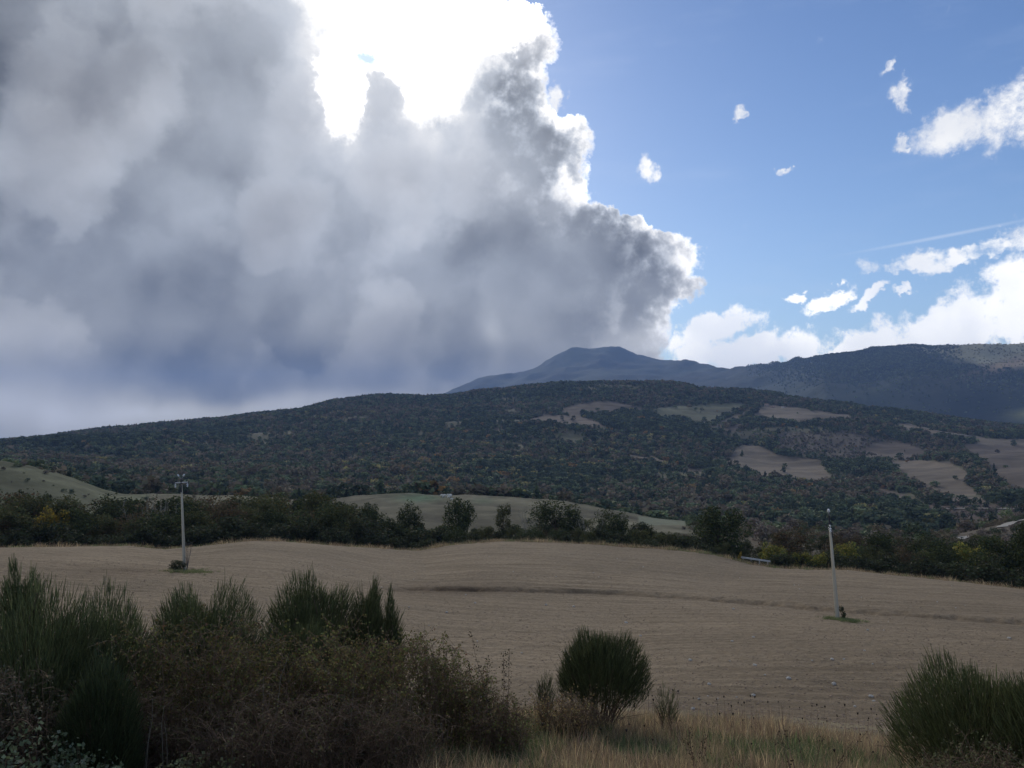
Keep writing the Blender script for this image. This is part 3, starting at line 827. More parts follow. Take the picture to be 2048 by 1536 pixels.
def plant(kind, px, top, r, wpx=None, label=None, group=None, i=None):
    """stand a tree at photo column px and distance r so that it reaches the height seen at row top"""
    p = at(px, r); a, s = ray(px, top)
    H = max(1.2, float(s) * r - p.z)
    sc = H / HT[kind]
    sx = sc * random.uniform(1.1, 1.5) if wpx is None else (wpx / FPX * r) / WD[kind]
    i = random.randrange(len(PROTO[kind])) if i is None else i
    root = PROTO[kind][i]
    rz = random.uniform(0, 6.28)
    lab = label or (LBL[kind] + (' at the back of the belt ' if r > 160 else ' at the field edge ' if r < 135 else ' amid the belt ') + where_belt(px, r)); grp = group or ('trees and shrubs behind the field: ' + kind)
    grp = {'oak': 'dark trees of the belt', 'olive': 'olive-green trees of the belt', 'rust': 'autumn thicket of the belt', 'yel': 'yellow-green shrubs of the belt', 'hedge': 'hedge shrubs along the field', 'bare': 'bare trees of the belt'}[kind]
    if (kind, i) not in USED:
        USED.add((kind, i)); o = root; o.location = p; o.rotation_euler = (0, 0, rz); o.scale = (sx, sx, sc); o['label'] = lab; o['group'] = grp
    else:
        o = copy_thing(root, lab, grp, p, rz, (sx, sx, sc))
    if label:
        del o['group']
    return o
TOP = [(-400, 990), (0, 988), (100, 992), (200, 1000), (300, 994), (400, 992), (500, 991), (600, 990), (660, 992), (700, 1012), (760, 1032), (850, 1052), (1000, 1052), (1100, 1046),
       (1300, 1056), (1350, 1064), (1400, 1062), (1500, 1080), (1600, 1072), (1750, 1072), (1900, 1080), (2048, 1074), (2500, 1080)]
def top_at(px): return float(np.interp(px, [t[0] for t in TOP], [t[1] for t in TOP]))
def cr_at(px): return float(np.interp(px, [t[0] for t in CREST], [t[1] for t in CREST]))
# fill of the belt, back to front
px = -330
while px < 2380:
    t = top_at(px)
    k = random.choices(['oak', 'olive', 'rust', 'hedge'], [3, 5, 4, 1] if px < 700 else ([4, 5, 2, 2] if px < 1500 else [4, 3, 4, 1]))[0]
    if k == 'hedge': k = 'oak'
    plant(k, px, t + random.uniform(-3, 14), random.uniform(165, 195))
    px += random.uniform(24, 36)
px = -330
while px < 2380:
    t = top_at(px); c = cr_at(px)
    f = random.uniform(0.22, 0.50)
    k = random.choices(['oak', 'olive', 'rust'], [2, 4, 4] if px < 700 else [3, 5, 2])[0]
    plant(k, px, t + (c - t) * f, random.uniform(142, 156))
    px += random.uniform(24, 38)
px = -330
while px < 2380:
    t = top_at(px); c = cr_at(px)
    plant('hedge', px, t + (c - t) * random.uniform(0.45, 0.80), random.uniform(127, 134))
    px += random.uniform(24, 36)
px = 640
while px < 1480:
    t = top_at(px); c = cr_at(px)
    plant(random.choice(['hedge', 'olive', 'hedge', 'oak']), px, t + (c - t) * random.uniform(0.0, 0.35), random.uniform(136, 148))
    px += random.uniform(26, 40)
# trees that stand out
for (kind, px, top, r, w, lab) in [
        ('olive', 640, 984, 160, 78, 'tall bushy olive-green tree where the belt ends at the pale pasture'), ('oak', 740, 1008, 158, 62, None), ('oak', 821, 1007, 160, 60, 'dark conical-topped tree in front of the pale pasture'),
        ('oak', 918, 999, 158, 78, 'dark two-headed tree below the flock of sheep'), ('olive', 1006, 1010, 160, 40, None), ('oak', 1112, 1001, 156, 108, 'broad dark tree, the largest in front of the pale pasture'),
        ('oak', 1224, 1021, 156, 78, 'dark tree at the low end of the pale pasture'), ('olive', 1165, 1038, 160, 50, None), ('oak', 1282, 1046, 162, 70, None), ('bare', 1178, 1040, 152, 40, None), ('bare', 1060, 1022, 152, 30, None),
        ('bare', 282, 1000, 150, 40, None), ('bare', 320, 1008, 152, 44, None), ('oak', 1436, 1016, 150, 125, 'big dark spreading tree above the guard rail'), ('rust', 1575, 1054, 160, 100, 'russet-topped tree standing left of the leaning pole'),
        ('rust', 1672, 1068, 165, 60, None), ('yel', 1545, 1088, 136, 55, None), ('yel', 1600, 1106, 131, 40, None), ('yel', 1640, 1108, 131, 44, None), ('yel', 1690, 1085, 140, 50, None),
        ('oak', 1760, 1066, 160, 80, None), ('oak', 1858, 1072, 158, 90, None), ('oak', 1985, 1078, 140, 110, None), ('oak', 2060, 1048, 138, 90, None), ('yel', 1940, 1086, 150, 60, None),
        ('olive', 545, 994, 150, 80, None), ('oak', 40, 985, 190, 60, None), ('oak', 90, 990, 190, 50, None), ('rust', 460, 1000, 150, 90, None)]:
    plant(kind, px, top, r, w, lab)
gold = make_tree('golden_shrub', 4, 4.4, GOLD, 1800, 16, 171, 'golden yellow shrub among brownish thickets left of the pole', 'shrub', leaf=0.15, trunk_h=0.05)
a, s = ray(105, 1018); r = 143; p = at(105, r); h = float(s) * r - p.z
gold.location = p; gold.scale = (1.4, 1.0, h / 4)
g2 = make_tree('golden_shrub', 1.6, 1.2, GOLD, 500, 8, 172, 'small bright yellow shrub at the end of the guard rail', 'shrub', leaf=0.10, trunk_h=0.05)
p = at(1476, 126.5); a, s = ray(1476, 1104); g2.location = p; g2.scale = (0.8, 0.8, max(0.8, (float(s) * 126.5 - p.z) / 1.6))

# ------------------------------------------------------------------ the woods on the hill
def far_crown(seed, pal, conic=False):
    g = np.random.default_rng(seed)
    p, c, k = crown_pts(90, 9, 0.36, 0.34, 0.52, 0.24, seed)
    if conic: p[:, :2] *= (1.15 - p[:, 2:3]) * 0.9
    V, F, C = leaves(p, 0.13 * g.uniform(0.7, 1.3, 90), pick(pal, 90, 0.2), 0.75)
    g3 = Geo().add(V, F, C)
    return (g3.mesh('far_crown'), MAT['far_leaf'])
FG = [(0.034, 0.043, 0.022), (0.045, 0.053, 0.026)]; FD = [(0.022, 0.030, 0.018), (0.030, 0.036, 0.02)]; FB = [(0.062, 0.054, 0.034), (0.075, 0.06, 0.038)]
FO = [(0.20, 0.115, 0.045), (0.15, 0.10, 0.045)]; FY = [(0.17, 0.15, 0.06), (0.13, 0.12, 0.055)]; FS = [(0.085, 0.07, 0.055), (0.07, 0.06, 0.048)]
FG, FD, FB, FO, FY, FS = [[tuple(np.array(c) * k) for c in P_] for P_, k in ((FG, 3.9), (FD, 3.6), (FB, 3.1), (FO, 2.0), (FY, 2.1), (FS, 2.6))]
protos = [far_crown(201, FG), far_crown(202, FG), far_crown(203, FD), far_crown(204, FD, True), far_crown(205, FB), far_crown(206, FB), far_crown(207, FO), far_crown(208, FY), far_crown(209, FS)]
def mid_crown(seed, pal):
    g = np.random.default_rng(seed)
    p, c, k = crown_pts(420, 16, 0.40, 0.36, 0.50, 0.22, seed)
    V, F, C = leaves(p, 0.055 * g.uniform(0.7, 1.3, 420), pick(pal, 420, 0.3), 0.7)
    return (Geo().add(V, F, C).mesh('mid_crown'), MAT['far_leaf'])
protos_mid = [mid_crown(221, FG), mid_crown(222, FD), mid_crown(223, FB), mid_crown(224, FS), mid_crown(225, FS), mid_crown(226, [(0.15, 0.14, 0.05), (0.10, 0.10, 0.04)])]
def scatter_wood():
    N = 110000
    ph = rng.uniform(R(-42), R(42), N); r = np.sqrt(rng.uniform(425 ** 2, 2420 ** 2, N))
    x, y = r * np.sin(ph), r * np.cos(ph); z = height(ph, r); px, py = proj(x, y, z)
    keep = np.ones(N, bool)
    jx = px + 7.0 * fbm(x / 60, y / 60, 4, 72) + rng.normal(0, 1.5, N); jy = py + 3.0 * fbm(x / 60, y / 60, 4, 73) + rng.normal(0, 0.8, N)
    u = rng.uniform(size=N)
    for poly, c in FIELDS: keep &= ~(inpoly(jx, jy, poly) & (u < 0.996))
    for poly, c in LOWF: keep &= ~inpoly(px, py, poly)
    scr = np.zeros(N, bool)
    for poly, c in SCRUB: scr |= inpoly(jx, jy, poly)
    keep &= ~(scr & (u < 0.45))
    keep &= ~((r < 640) & (fbm(x / 60, y / 60, 3, 91) < -0.05) & (px > 1200))
    lane = fbm(x / 110, y / 110, 4, 95)
    keep &= rng.uniform(size=N) < np.clip(1.0 - (lane - 0.12) * 2.2, 0.2, 1)
    x, y, z, px, py, r, scr, lane = [v[keep] for v in (x, y, z, px, py, r, scr, lane)]
    n = len(x)
    t = fbm(x / 150, y / 150, 4, 97)
    v = rng.uniform(size=n)
    w = v * 0.8 + (t + 0.5) * 0.5
    idx = np.select([w < 0.42, w < 0.62, w < 0.80, w < 0.93, w < 1.03], [2, 3, 0, 1, 4], 5)
    aut = np.exp(-((px - 900) / 260) ** 2 - ((py - 950) / 50) ** 2) + 0.5 * np.exp(-((px - 1300) / 200) ** 2 - ((py - 900) / 40) ** 2) + 0.25 * np.exp(-((px - 250) / 200) ** 2 - ((py - 940) / 40) ** 2)
    uu = rng.uniform(size=n)
    idx = np.where(uu < 0.012 + 0.075 * aut, 6 + (rng.uniform(size=n) < 0.6), idx)
    idx = np.where(scr & (rng.uniform(size=n) < 0.55), 8, idx)
    h = (4.0 + 7.5 * rng.uniform(0, 1, n) ** 1.6) * np.where(scr, 0.45, 1.0) * np.where(lane > 0.3, 0.7, 1.0)
    wd = h * rng.uniform(1.0, 1.6, n) * np.where(idx == 3, 0.7, 1)
    stuff_instances('hill_woods', protos, np.stack([x, y, z - 0.08 * h], 1), np.stack([wd, wd, h], 1), rng.uniform(0, 6.28, n), idx)
    N = 9000
    ph = rng.uniform(float(ray(1330, 900)[0]), R(44), N); r = np.sqrt(rng.uniform(215 ** 2, 640 ** 2, N))
    x, y = r * np.sin(ph), r * np.cos(ph); z = height(ph, r); px, py = proj(x, y, z)
    keep = (fbm(x / 35, y / 35, 3, 99) > -0.12) & (rng.uniform(size=N) < np.clip((px - 1330) / 150, 0, 1))
    for poly, c in LOWF: keep &= ~inpoly(px, py, poly)
    for a_, b_ in (((1915, 1080), (1945, 1072)), ((1995, 1058), (2200, 1020))):
        keep &= ~((px > a_[0] - 4) & (px < b_[0] + 4) & (np.abs(py - np.interp(px, [a_[0], b_[0]], [a_[1], b_[1]])) < 7))
    x, y, z = x[keep], y[keep], z[keep]; n = len(x)
    h = rng.uniform(0.8, 2.6, n) * np.where(rng.uniform(size=n) < 0.06, 2.4, 1); wd = h * rng.uniform(1.0, 1.6, n)
    stuff_instances('valley_scrub', protos_mid, np.stack([x, y, z - 0.05 * h], 1), np.stack([wd, wd, h], 1), rng.uniform(0, 6.28, n), rng.choice([3, 4, 2, 2, 1, 0, 5], n, p=[.2, .2, .18, .12, .14, .12, .04]))
    N = 260
    ph = rng.uniform(float(ray(-300, 900)[0]), float(ray(680, 900)[0]), N); r = rng.uniform(240, 400, N)
    x, y = r * np.sin(ph), r * np.cos(ph); z = height(ph, r); keep = fbm(x / 30, y / 30, 3, 98) > 0.05
    x, y, z = x[keep], y[keep], z[keep]; n = len(x); h = rng.uniform(0.5, 1.8, n); wd = h * rng.uniform(1.1, 1.9, n)
    stuff_instances('slope_scrub', protos_mid, np.stack([x, y, z - 0.05 * h], 1), np.stack([wd, wd, h], 1), rng.uniform(0, 6.28, n), rng.choice([3, 4, 2, 1, 0], n))
    # woods on the crest of the far hill
    N = 26000
    ph = rng.uniform(*[float(ray(q_, 700)[0]) for q_ in (1480, 2250)], N)
    f = 1 - np.abs(rng.normal(0, 0.085, N)); r = f * np.interp(ph, PHI, rE)
    x, y = r * np.sin(ph), r * np.cos(ph); z = height(ph, r); px, py = proj(x, y, z)
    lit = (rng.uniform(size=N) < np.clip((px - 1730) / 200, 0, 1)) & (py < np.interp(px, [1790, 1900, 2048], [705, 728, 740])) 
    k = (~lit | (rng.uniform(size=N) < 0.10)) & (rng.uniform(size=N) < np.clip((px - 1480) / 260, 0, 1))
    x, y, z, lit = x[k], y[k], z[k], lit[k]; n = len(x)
    idx = np.where(lit, rng.choice([7, 7, 5, 7], n), rng.choice([0, 1, 2, 3], n))  # paler crowns carry on the painted sunlight
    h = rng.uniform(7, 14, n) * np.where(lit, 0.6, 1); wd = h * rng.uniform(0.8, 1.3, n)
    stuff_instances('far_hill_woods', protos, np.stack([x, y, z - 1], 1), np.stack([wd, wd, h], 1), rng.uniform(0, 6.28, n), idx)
scatter_wood()
# single trees on the hill fields
HP = make_tree('field_tree', 8, 8.5, HEDGE, 900, 16, 181, 'solitary dark round tree at the lower edge of the large tan hillside field', leaf=0.42, trunk_h=0.1)
HP.location = hit(1548, 966, 650, 2000); HP.scale = (1.3, 1.3, 1.2)
for (px_, py_, k, lab) in [(1458, 931, 1.5, 'dark clump tree at the left edge of the large tan hillside field'), (1474, 933, 1.2, 'smaller dark tree beside the clump in the large tan hillside field'), (1636, 845, 1.4, 'lone dark tree on the lower rim of the hilltop field'),
                           (1146, 841, 1.3, 'dark tree standing in the brown high field'), (1124, 839, 1.0, 'small dark tree left of another in the brown high field'), (1514, 827, 1.6, 'dark tree at the head of the hedgerow below the farmhouse')]:
    o = copy_thing(HP, lab, 'single trees of the hill fields', hit(px_, py_, 650, 2340), random.uniform(0, 6), (k, k, k))
yt = make_tree('yellow_tree', 8, 9, [(0.20, 0.18, 0.06), (0.15, 0.15, 0.055), (0.11, 0.12, 0.045)], 1300, 16, 183, 'broad yellowing tree in the valley beyond the belt', leaf=0.35, trunk_h=0.08)
yt.location = hit(1815, 1058, 420, 900); yt.scale = (1.0, 1.0, 0.85); yt['group'] = 'pair of yellowing trees in the valley'
copy_thing(yt, yt['label'], yt['group'], hit(1858, 1058, 420, 900), 2.0, (1.05, 1.05, 0.9))
def make_cypress():
    g = np.random.default_rng(9); n = 900
    t = g.uniform(0.03, 1, n); rr = 0.9 * np.sin(np.clip(t * 1.02, 0, 1) ** 0.7 * math.pi) ** 0.7 * g.uniform(0.6, 1.05, n); an = g.uniform(0, 6.28, n)
    p = np.stack([rr * np.cos(an), rr * np.sin(an), t * 9], 1)
    V, F, C = leaves(p, 0.38, pick([(0.022, 0.03, 0.016), (0.03, 0.038, 0.02)], n), 0.5)
    root = thing('cypress_tree', 'dark narrow cypress, the taller of two beside the road', 'tree')
    obj('crown', Geo().add(V, F, C).mesh('cypress_crown'), MAT['leaf'], root)
    tv, tf = tubes(np.array([[(0, 0, -0.5), (0, 0, 3), (0, 0, 7)]], float), np.array([[0.2, 0.15, 0.05]]), 6)
    obj('trunk', Geo().add(tv, tf).mesh('cypress_trunk'), MAT['bark'], root)
    return root
cyp = make_cypress(); cyp.location = hit(2030, 1000, 650, 1500); cyp.scale = (1.4, 1.4, 1.25)
cy2 = copy_thing(cyp, 'dark narrow cypress, the shorter of two beside the road', 'pair of cypresses', hit(2037, 1000, 650, 1500), 1.0, (1.2, 1.2, 1.0)); cyp['group'] = 'pair of cypresses'

# ------------------------------------------------------------------ farm buildings on the hill
def bx(x0, x1, y0, y1, z0, z1):
    V = np.array([(x, y, z) for z in (z0, z1) for (x, y) in ((x0, y0), (x1, y0), (x1, y1), (x0, y1))], float)
    F = np.array([(0, 3, 2, 1), (4, 5, 6, 7), (0, 1, 5, 4), (1, 2, 6, 5), (2, 3, 7, 6), (3, 0, 4, 7)])
    return V, F
def house(name, label, loc, rz, w, d, h, mat):
    t = thing(name, label, 'building', loc, rz)
    obj('wall', Geo().add(*bx(-w / 2, w / 2, -d / 2, d / 2, -2, h)).mesh('house_wall'), MAT[mat], t)
    rv = np.array([(-w / 2 - .4, -d / 2 - .4, h + .02), (w / 2 + .4, -d / 2 - .4, h + .02), (w / 2 + .4, d / 2 + .4, h + .02), (-w / 2 - .4, d / 2 + .4, h + .02), (-w / 2 - .4, 0, h + d * .22), (w / 2 + .4, 0, h + d * .22)])
    rf = [(0, 1, 5, 4), (2, 3, 4, 5)]
    me = bpy.data.meshes.new('roof'); me.from_pydata([tuple(v) for v in rv], [], rf + [(0, 4, 3), (1, 2, 5), (0, 3, 2, 1)])
    obj('roof', me, MAT['tile'], t)
    for k in range(3):
        x = -w / 2 + w * (k + 0.5) / 3
        obj('window', Geo().add(*bx(x - .5, x + .5, -d / 2 - .05, -d / 2 + .1, h * .45, h * .45 + 1.3)).mesh('window'), MAT['window'], t)
    return t
p = hit(1533, 812, 900, 2340); house('farmhouse', 'small pinkish stone farmhouse on the brow of the hilltop field', p, -0.2, 9, 6, 4.5, 'wall')
p = hit(1545, 815, 900, 2340); house('farm_shed', 'low pinkish stone outbuilding beside the hilltop farmhouse', p, -0.1, 11, 5, 2.2, 'wall')
p = hit(1566, 815, 900, 2340); house('white_shed', 'small white shed on the brow of the hilltop field', p, -0.1, 6, 4, 2.2, 'white')

# ------------------------------------------------------------------ sheep
def sheep_mesh():
    me = bpy.data.meshes.new('sheep_body')
    v = [(0, 0, .62), (.35, 0, .64), (-.35, 0, .62), (.55, 0, .78), (.72, 0, .80), (.30, .13, .35), (.30, .13, 0), (.30, -.13, .35), (.30, -.13, 0), (-.30, .13, .35), (-.30, .13, 0), (-.30, -.13, .35), (-.30, -.13, 0), (-.52, 0, .55)]
    e = [(0, 1), (0, 2), (1, 3), (3, 4), (1, 5), (5, 6), (1, 7), (7, 8), (2, 9), (9, 10), (2, 11), (11, 12), (2, 13)]
    rad = [.30, .27, .29, .15, .09, .08, .045, .08, .045, .09, .045, .09, .045, .06]
    me.from_pydata(v, e, [])
    o = bpy.data.objects.new('sheep', me)
    md = o.modifiers.new('skin', 'SKIN'); o.modifiers.new('sub', 'SUBSURF').levels = 1; o.modifiers['sub'].render_levels = 1
    me.skin_vertices.new() if len(me.skin_vertices) == 0 else None
    for i, r_ in enumerate(rad): me.skin_vertices[0].data[i].radius = (r_, r_)
    me.skin_vertices[0].data[0].use_root = True
    me.materials.append(MAT['wool'])
    return o
sh0 = sheep_mesh()
for i, (px_, py_, rz) in enumerate([(883, 992, 0.2), (886, 994, 1.0), (890, 992, 2.9), (895, 991.5, 0.1), (899, 991.5, 0.4), (902, 992, 3.0), (897, 995, 0.0), (901, 993.5, 0.7), (903, 1000, 0.3)]):
    o = sh0 if i == 0 else sh0.copy()
    COL.objects.link(o); o.location = hit(px_, py_ + 1.0, 250, 400); o.rotation_euler = (0, 0, rz); o.scale = (1.15,) * 3
    o['label'] = 'white sheep of the little flock on the crest of the pale green pasture'; o['category'] = 'sheep'; o['group'] = 'flock of sheep on the pasture'

# ------------------------------------------------------------------ power poles
def lathe(prof, sides=10):
    prof = np.array(prof, float); a = np.arange(sides) * 2 * np.pi / sides
    V = np.stack([prof[:, None, 0] * np.cos(a), prof[:, None, 0] * np.sin(a), np.broadcast_to(prof[:, None, 1], (len(prof), sides))], -1).reshape(-1, 3)
    k = np.arange(len(prof) - 1)[:, None] * sides; j = np.arange(sides)[None]; j2 = (j + 1) % sides
    return V, np.stack([k + j, k + j2, k + sides + j2, k + sides + j], -1).reshape(-1, 4)
def power_pole(label, base, top, arm_rot, H_conc):
    axis = (top - base); H = axis.length
    t = thing('power_pole', label, 'power pole', base); t['group'] = 'power poles in the ploughed field'
    t.rotation_mode = 'QUATERNION'; t.rotation_quaternion = Vector((0, 0, 1)).rotation_difference(axis.normalized()) @ Matrix.Rotation(arm_rot, 3, 'Z').to_quaternion()
    Hc = H * H_conc
    V, F = lathe([(0.001, -0.8), (0.165, -0.8), (0.16, 0), (0.12, Hc * 0.5), (0.088, Hc), (0.001, Hc + 0.02)], 12)
    obj('pole', Geo().add(V, F).mesh('pole', False), MAT['concrete'], t)
    V, F = tubes(np.array([[(0, 0, Hc - 0.7), (0, 0, Hc + 0.2), (0, 0, H - 0.35)]], float), np.array([[0.075, 0.07, 0.05]]) * 1.0, 6)
    br = obj('top_bracket', Geo().add(V + np.array([0.0, -0.11, 0]) * (V[:, 2:3] < Hc), F).mesh('top_bracket'), MAT['darksteel'], t)
    za = Hc + 0.18
    obj('crossarm', Geo().add(*bx(-0.58, 0.58, -0.05, 0.05, za - 0.05, za + 0.05)).mesh('crossarm'), MAT['rail'], t)
    for s_ in (-1, 1):
        V, F = tubes(np.array([[(0, 0.0, H - 0.5), (0.13 * s_, 0, H - 0.28), (0.22 * s_, 0, H - 0.12)]], float), np.array([[0.03, 0.03, 0.025]]), 5)
        obj('pin_arm', Geo().add(V, F).mesh('pin_arm'), MAT['steel'], t)
        ins = lathe([(0.001, 0), (0.05, 0.0), (0.10, 0.03), (0.05, 0.06), (0.10, 0.10), (0.055, 0.13), (0.09, 0.17), (0.05, 0.22), (0.001, 0.23)], 10)
        Vv = ins[0] @ np.array(Matrix.Rotation(0.55 * s_, 3, 'Y').transposed()) + np.array([0.20 * s_, 0, H - 0.17])
        obj('insulator', Geo().add(Vv, ins[1]).mesh('insulator', True), MAT['glass'], t)
        for kk in (0,):
            ins = lathe([(0.001, 0.02), (0.02, 0.0), (0.02, -0.10), (0.09, -0.13), (0.10, -0.17), (0.03, -0.18), (0.03, -0.26), (0.09, -0.29), (0.10, -0.33), (0.03, -0.34), (0.02, -0.42), (0.001, -0.43)], 10)
            obj('insulator', Geo().add(ins[0] + np.array([0.55 * s_, 0, za - 0.05]), ins[1]).mesh('insulator', True), MAT['glass'], t)
    return t
def pt(px, py, r):
    a, s = ray(px, py); a = float(a)
    return Vector((r * math.sin(a), r * math.cos(a), float(s) * r))
b = hit(369, 1141, 50, 110); rp = math.hypot(b.x, b.y); LPOLE = b
power_pole('upright concrete power pole with dead sapling and mound of bramble at its foot', b, pt(362, 949, rp), 0.05, 0.895)
b2 = hit(1675, 1238, 45, 100); rp2 = math.hypot(b2.x, b2.y); RPOLE = b2
power_pole('leaning concrete power pole standing just below the ditch', b2, pt(1657, 1019, rp2), 1.25, 0.83)

# guard rail beyond the field
t = thing('guard_rail', 'pale metal guard rail at the foot of the tree belt', 'guard rail')
A, B = pt(1482, 1114.5, 127.5), pt(1541, 1123, 126.5)
d = (B - A); n_ = d.length; u = d.normalized(); up = Vector((0, 0, 1)); sd = u.cross(up).normalized()
prof = [(0, -.13), (.05, -.10), (.05, -.04), (0, 0), (.05, .04), (.05, .10), (0, .13)]
V = np.array([list(P0_ + sd * a_ * 1.0 + up * b_) for P0_ in (A, B) for a_, b_ in prof]); F = np.array([(i, i + 1, i + 8, i + 7) for i in range(6)])
t.location = (0, 0, 0)
obj('rail', Geo().add(V, F).mesh('rail'), MAT['rail'], t)
for k in range(4):
    p = A + d * ((k + 0.3) / 3.6); g_ = float(ground(np.array([p.x]), np.array([p.y]))[0])
    V, F = bx(p.x - .06, p.x + .06, p.y - .02, p.y + .1, min(g_, p.z - 0.5) - .2, p.z + .1)
    obj('post', Geo().add(V + np.array([0, 0.08, 0]), F).mesh('post'), MAT['steel'], t)

for px_ in (1484, 1500, 1516, 1530, 1545):
    plant('hedge', px_, 1117.5 + (px_ - 1482) * 0.155 + random.uniform(0, 1.5), 124.8, 20, 'low weedy shrub growing in front of the guard rail')['group'] = 'weedy shrubs before the guard rail'

# ------------------------------------------------------------------ foreground shrubs
SHOOT = [(0.043, 0.049, 0.021), (0.053, 0.059, 0.025), (0.035, 0.040, 0.018), (0.066, 0.070, 0.030)]
def broom(label, px, base_py_r, H, W, seed, nshoot=4200, nstem=16, bare=0.45, spread=72, pal=SHOOT, lean=(0, 0), thick=0.0048, squash=1.0, skirt=0.0, pw=2.5):
    """broom: woody stems fanning up from one foot, rush-like green shoots above"""
    g = np.random.default_rng(seed)
    H = H * (0.95 if H > 1.2 else 1.0); nshoot = int(nshoot * 2.2); loc = at(px, base_py_r)
    t = thing('broom_bush', label, 'bush', loc)
    t['group'] = 'broom bushes on the bank'
    # crown surface: pincushion dome
    def dirs(n, mx):
        th = np.arccos(1 - g.uniform(0, 1, n) * (1 - math.cos(R(mx)))); an = g.uniform(0, 6.283, n)
        return np.stack([np.sin(th) * np.cos(an), np.sin(th) * np.sin(an), np.cos(th)], 1), th
    lob = g.uniform(0, 6.28, 3)
    def reach(d):
        an = np.arctan2(d[:, 1], d[:, 0])
        k = 0.94 + np.hypot(d[:, 0], d[:, 1]) * (0.08 * np.sin(2 * an + lob[0]) + 0.08 * np.sin(3 * an + lob[1])) + 0.22 * fbm(d[:, 0] * 3 + seed, d[:, 1] * 3, 3, 5)
        k = k * (np.hypot(d[:, 0], d[:, 1]) ** pw + np.abs(d[:, 2]) ** pw) ** (-1 / pw)
        return k[:, None] * np.array([W / 2, W / 2 * squash, H])
    D, th = dirs(nshoot, spread + 8)
    Rch = reach(D)
    fr = bare + (0.97 - bare) * g.uniform(0, 1, (nshoot, 1)) ** 0.55
    S0 = D * Rch * fr
    if skirt:
        zk = S0[:, 2] / H + g.normal(0, 0.05, nshoot) - 0.10 * np.hypot(S0[:, 0], S0[:, 1]) / (W / 2)
        kp = zk > skirt; S0, D = S0[kp], D[kp]; nshoot = len(S0)
    dr = norm(D * np.array([0.8, 0.8, 0.6]) + np.array([lean[0], lean[1], 0.75]) + g.normal(0, 0.16, (nshoot, 3)))
    ln = (0.10 + 0.022 * H) * g.uniform(0.6, 1.4, (nshoot, 1))
    tip = S0 + dr * ln + np.array([0, 0, 1]) * ln * 0.12 + g.normal(0, 0.015, (nshoot, 3))
    S0[:, 2] = np.maximum(S0[:, 2], 0.05)
    paths = np.stack([S0, tip], 1)
    V, F = tubes(paths, np.broadcast_to(np.array([1.0, 0.5]) * thick, (nshoot, 2)) * g.uniform(0.7, 1.3, (nshoot, 1)), 3)
    C = np.repeat(pick(pal, nshoot, 0.3) * 3.0, 6, 0)
    o = obj('shoots', Geo().add(V, F, C).mesh('broom_shoots'), MAT['shoot'], t); o['kind'] = 'stuff'
    # stems, each with a few forks
    for i in range(nstem):
        d, _ = dirs(1, spread); e = (d * reach(d))[0]
        Kp = 7; tt = np.linspace(0, 1, Kp)[:, None]
        s = np.array([g.normal(0, 0.07), g.normal(0, 0.07), -0.12])
        P_ = []; R_ = []
        e1 = e * g.uniform(0.62, 0.8)
        m = s * (1 - tt) + e1 * tt; m[:, 2] -= np.sin(tt[:, 0] * math.pi) * 0.06 * H * g.uniform(-0.3, 1); m += np.cumsum(g.normal(0, 0.012 * H, m.shape), 0) * tt
        r0 = g.uniform(0.009, 0.017) * max(1, H / 2)
        P_.append(m); R_.append(np.linspace(r0, r0 * 0.4, Kp))
        for f in range(5):
            k = g.integers(2, Kp - 1); s2 = m[k]; e2 = s2 + norm(e + g.normal(0, 0.35, 3) * H + np.array([0, 0, 0.3 * H])) * H * g.uniform(0.2, 0.4)
            m2 = s2 * (1 - tt) + e2 * tt; m2 += np.cumsum(g.normal(0, 0.006 * H, m2.shape), 0) * tt
            P_.append(m2); R_.append(np.linspace(r0 * 0.55, r0 * 0.25, Kp))
        V, F = tubes(np.array(P_), np.array(R_), 4)
        obj('stem', Geo().add(V, F).mesh('broom_stem', True), MAT['cane'], t)
    return t
def dist_h(top_py, px, r):
    """height of something standing at distance r whose top shows at row top_py"""
    p = at(px, r); a, s = ray(px, top_py); return float(s) * r - p.z
broom('round broom bush with bare fanned stems standing alone before the field', 1200, 16.8, dist_h(1252, 1200, 16.8), 1.95, 301, 8000, 30, 0.60, 66, thick=0.0048, skirt=0.32, pw=2.2)
broom('little grey-green broom seedling beside the lone round broom', 1090, 16.2, dist_h(1338, 1090, 16.2), 0.5, 302, 150, 6, 0.15, 40)
broom('tiny broom seedling at the field margin right of the lone round broom', 1330, 17.0, dist_h(1368, 1330, 17), 0.55, 303, 110, 6, 0.2, 55)
broom('big ragged broom with wide leaning crown at the end of the dry grass', 1925, 14.0, dist_h(1306, 1950, 14), 2.45, 304, 7500, 18, 0.40, 76, lean=(-0.15, 0), thick=0.0050, skirt=0.24, pw=2.3)
broom('broom with bare forked trunk beside the ragged one at the end of the dry grass', 2085, 13.4, dist_h(1312, 2060, 13.4), 1.7, 305, 4800, 12, 0.50, 60, thick=0.0050, skirt=0.42)
broom('tallest broom rising behind the russet bramble thicket', 622, 17.5, dist_h(1122, 622, 17.5), 2.2, 306, 8500, 14, 0.45, 74, thick=0.0052)
broom('slim upright broom between the tallest broom and a smaller sprig', 738, 17.2, dist_h(1145, 738, 17.2), 1.0, 307, 2300, 9, 0.5, 55, thick=0.0052)
broom('small broom sprig at the field end of the bramble thicket', 782, 17.4, dist_h(1172, 782, 17.4), 0.7, 308, 900, 6, 0.5, 50, thick=0.0052)
broom('broad flat-topped broom behind the bramble in front of the upright pole', 410, 16.2, dist_h(1160, 410, 16.2), 2.7, 309, 9500, 14, 0.45, 74, thick=0.0052)
broom('massive dark broom with a spire of shoots on its top', 85, 14.0, dist_h(1150, 85, 14), 2.9, 310, 10500, 16, 0.25, 80, thick=0.0050)
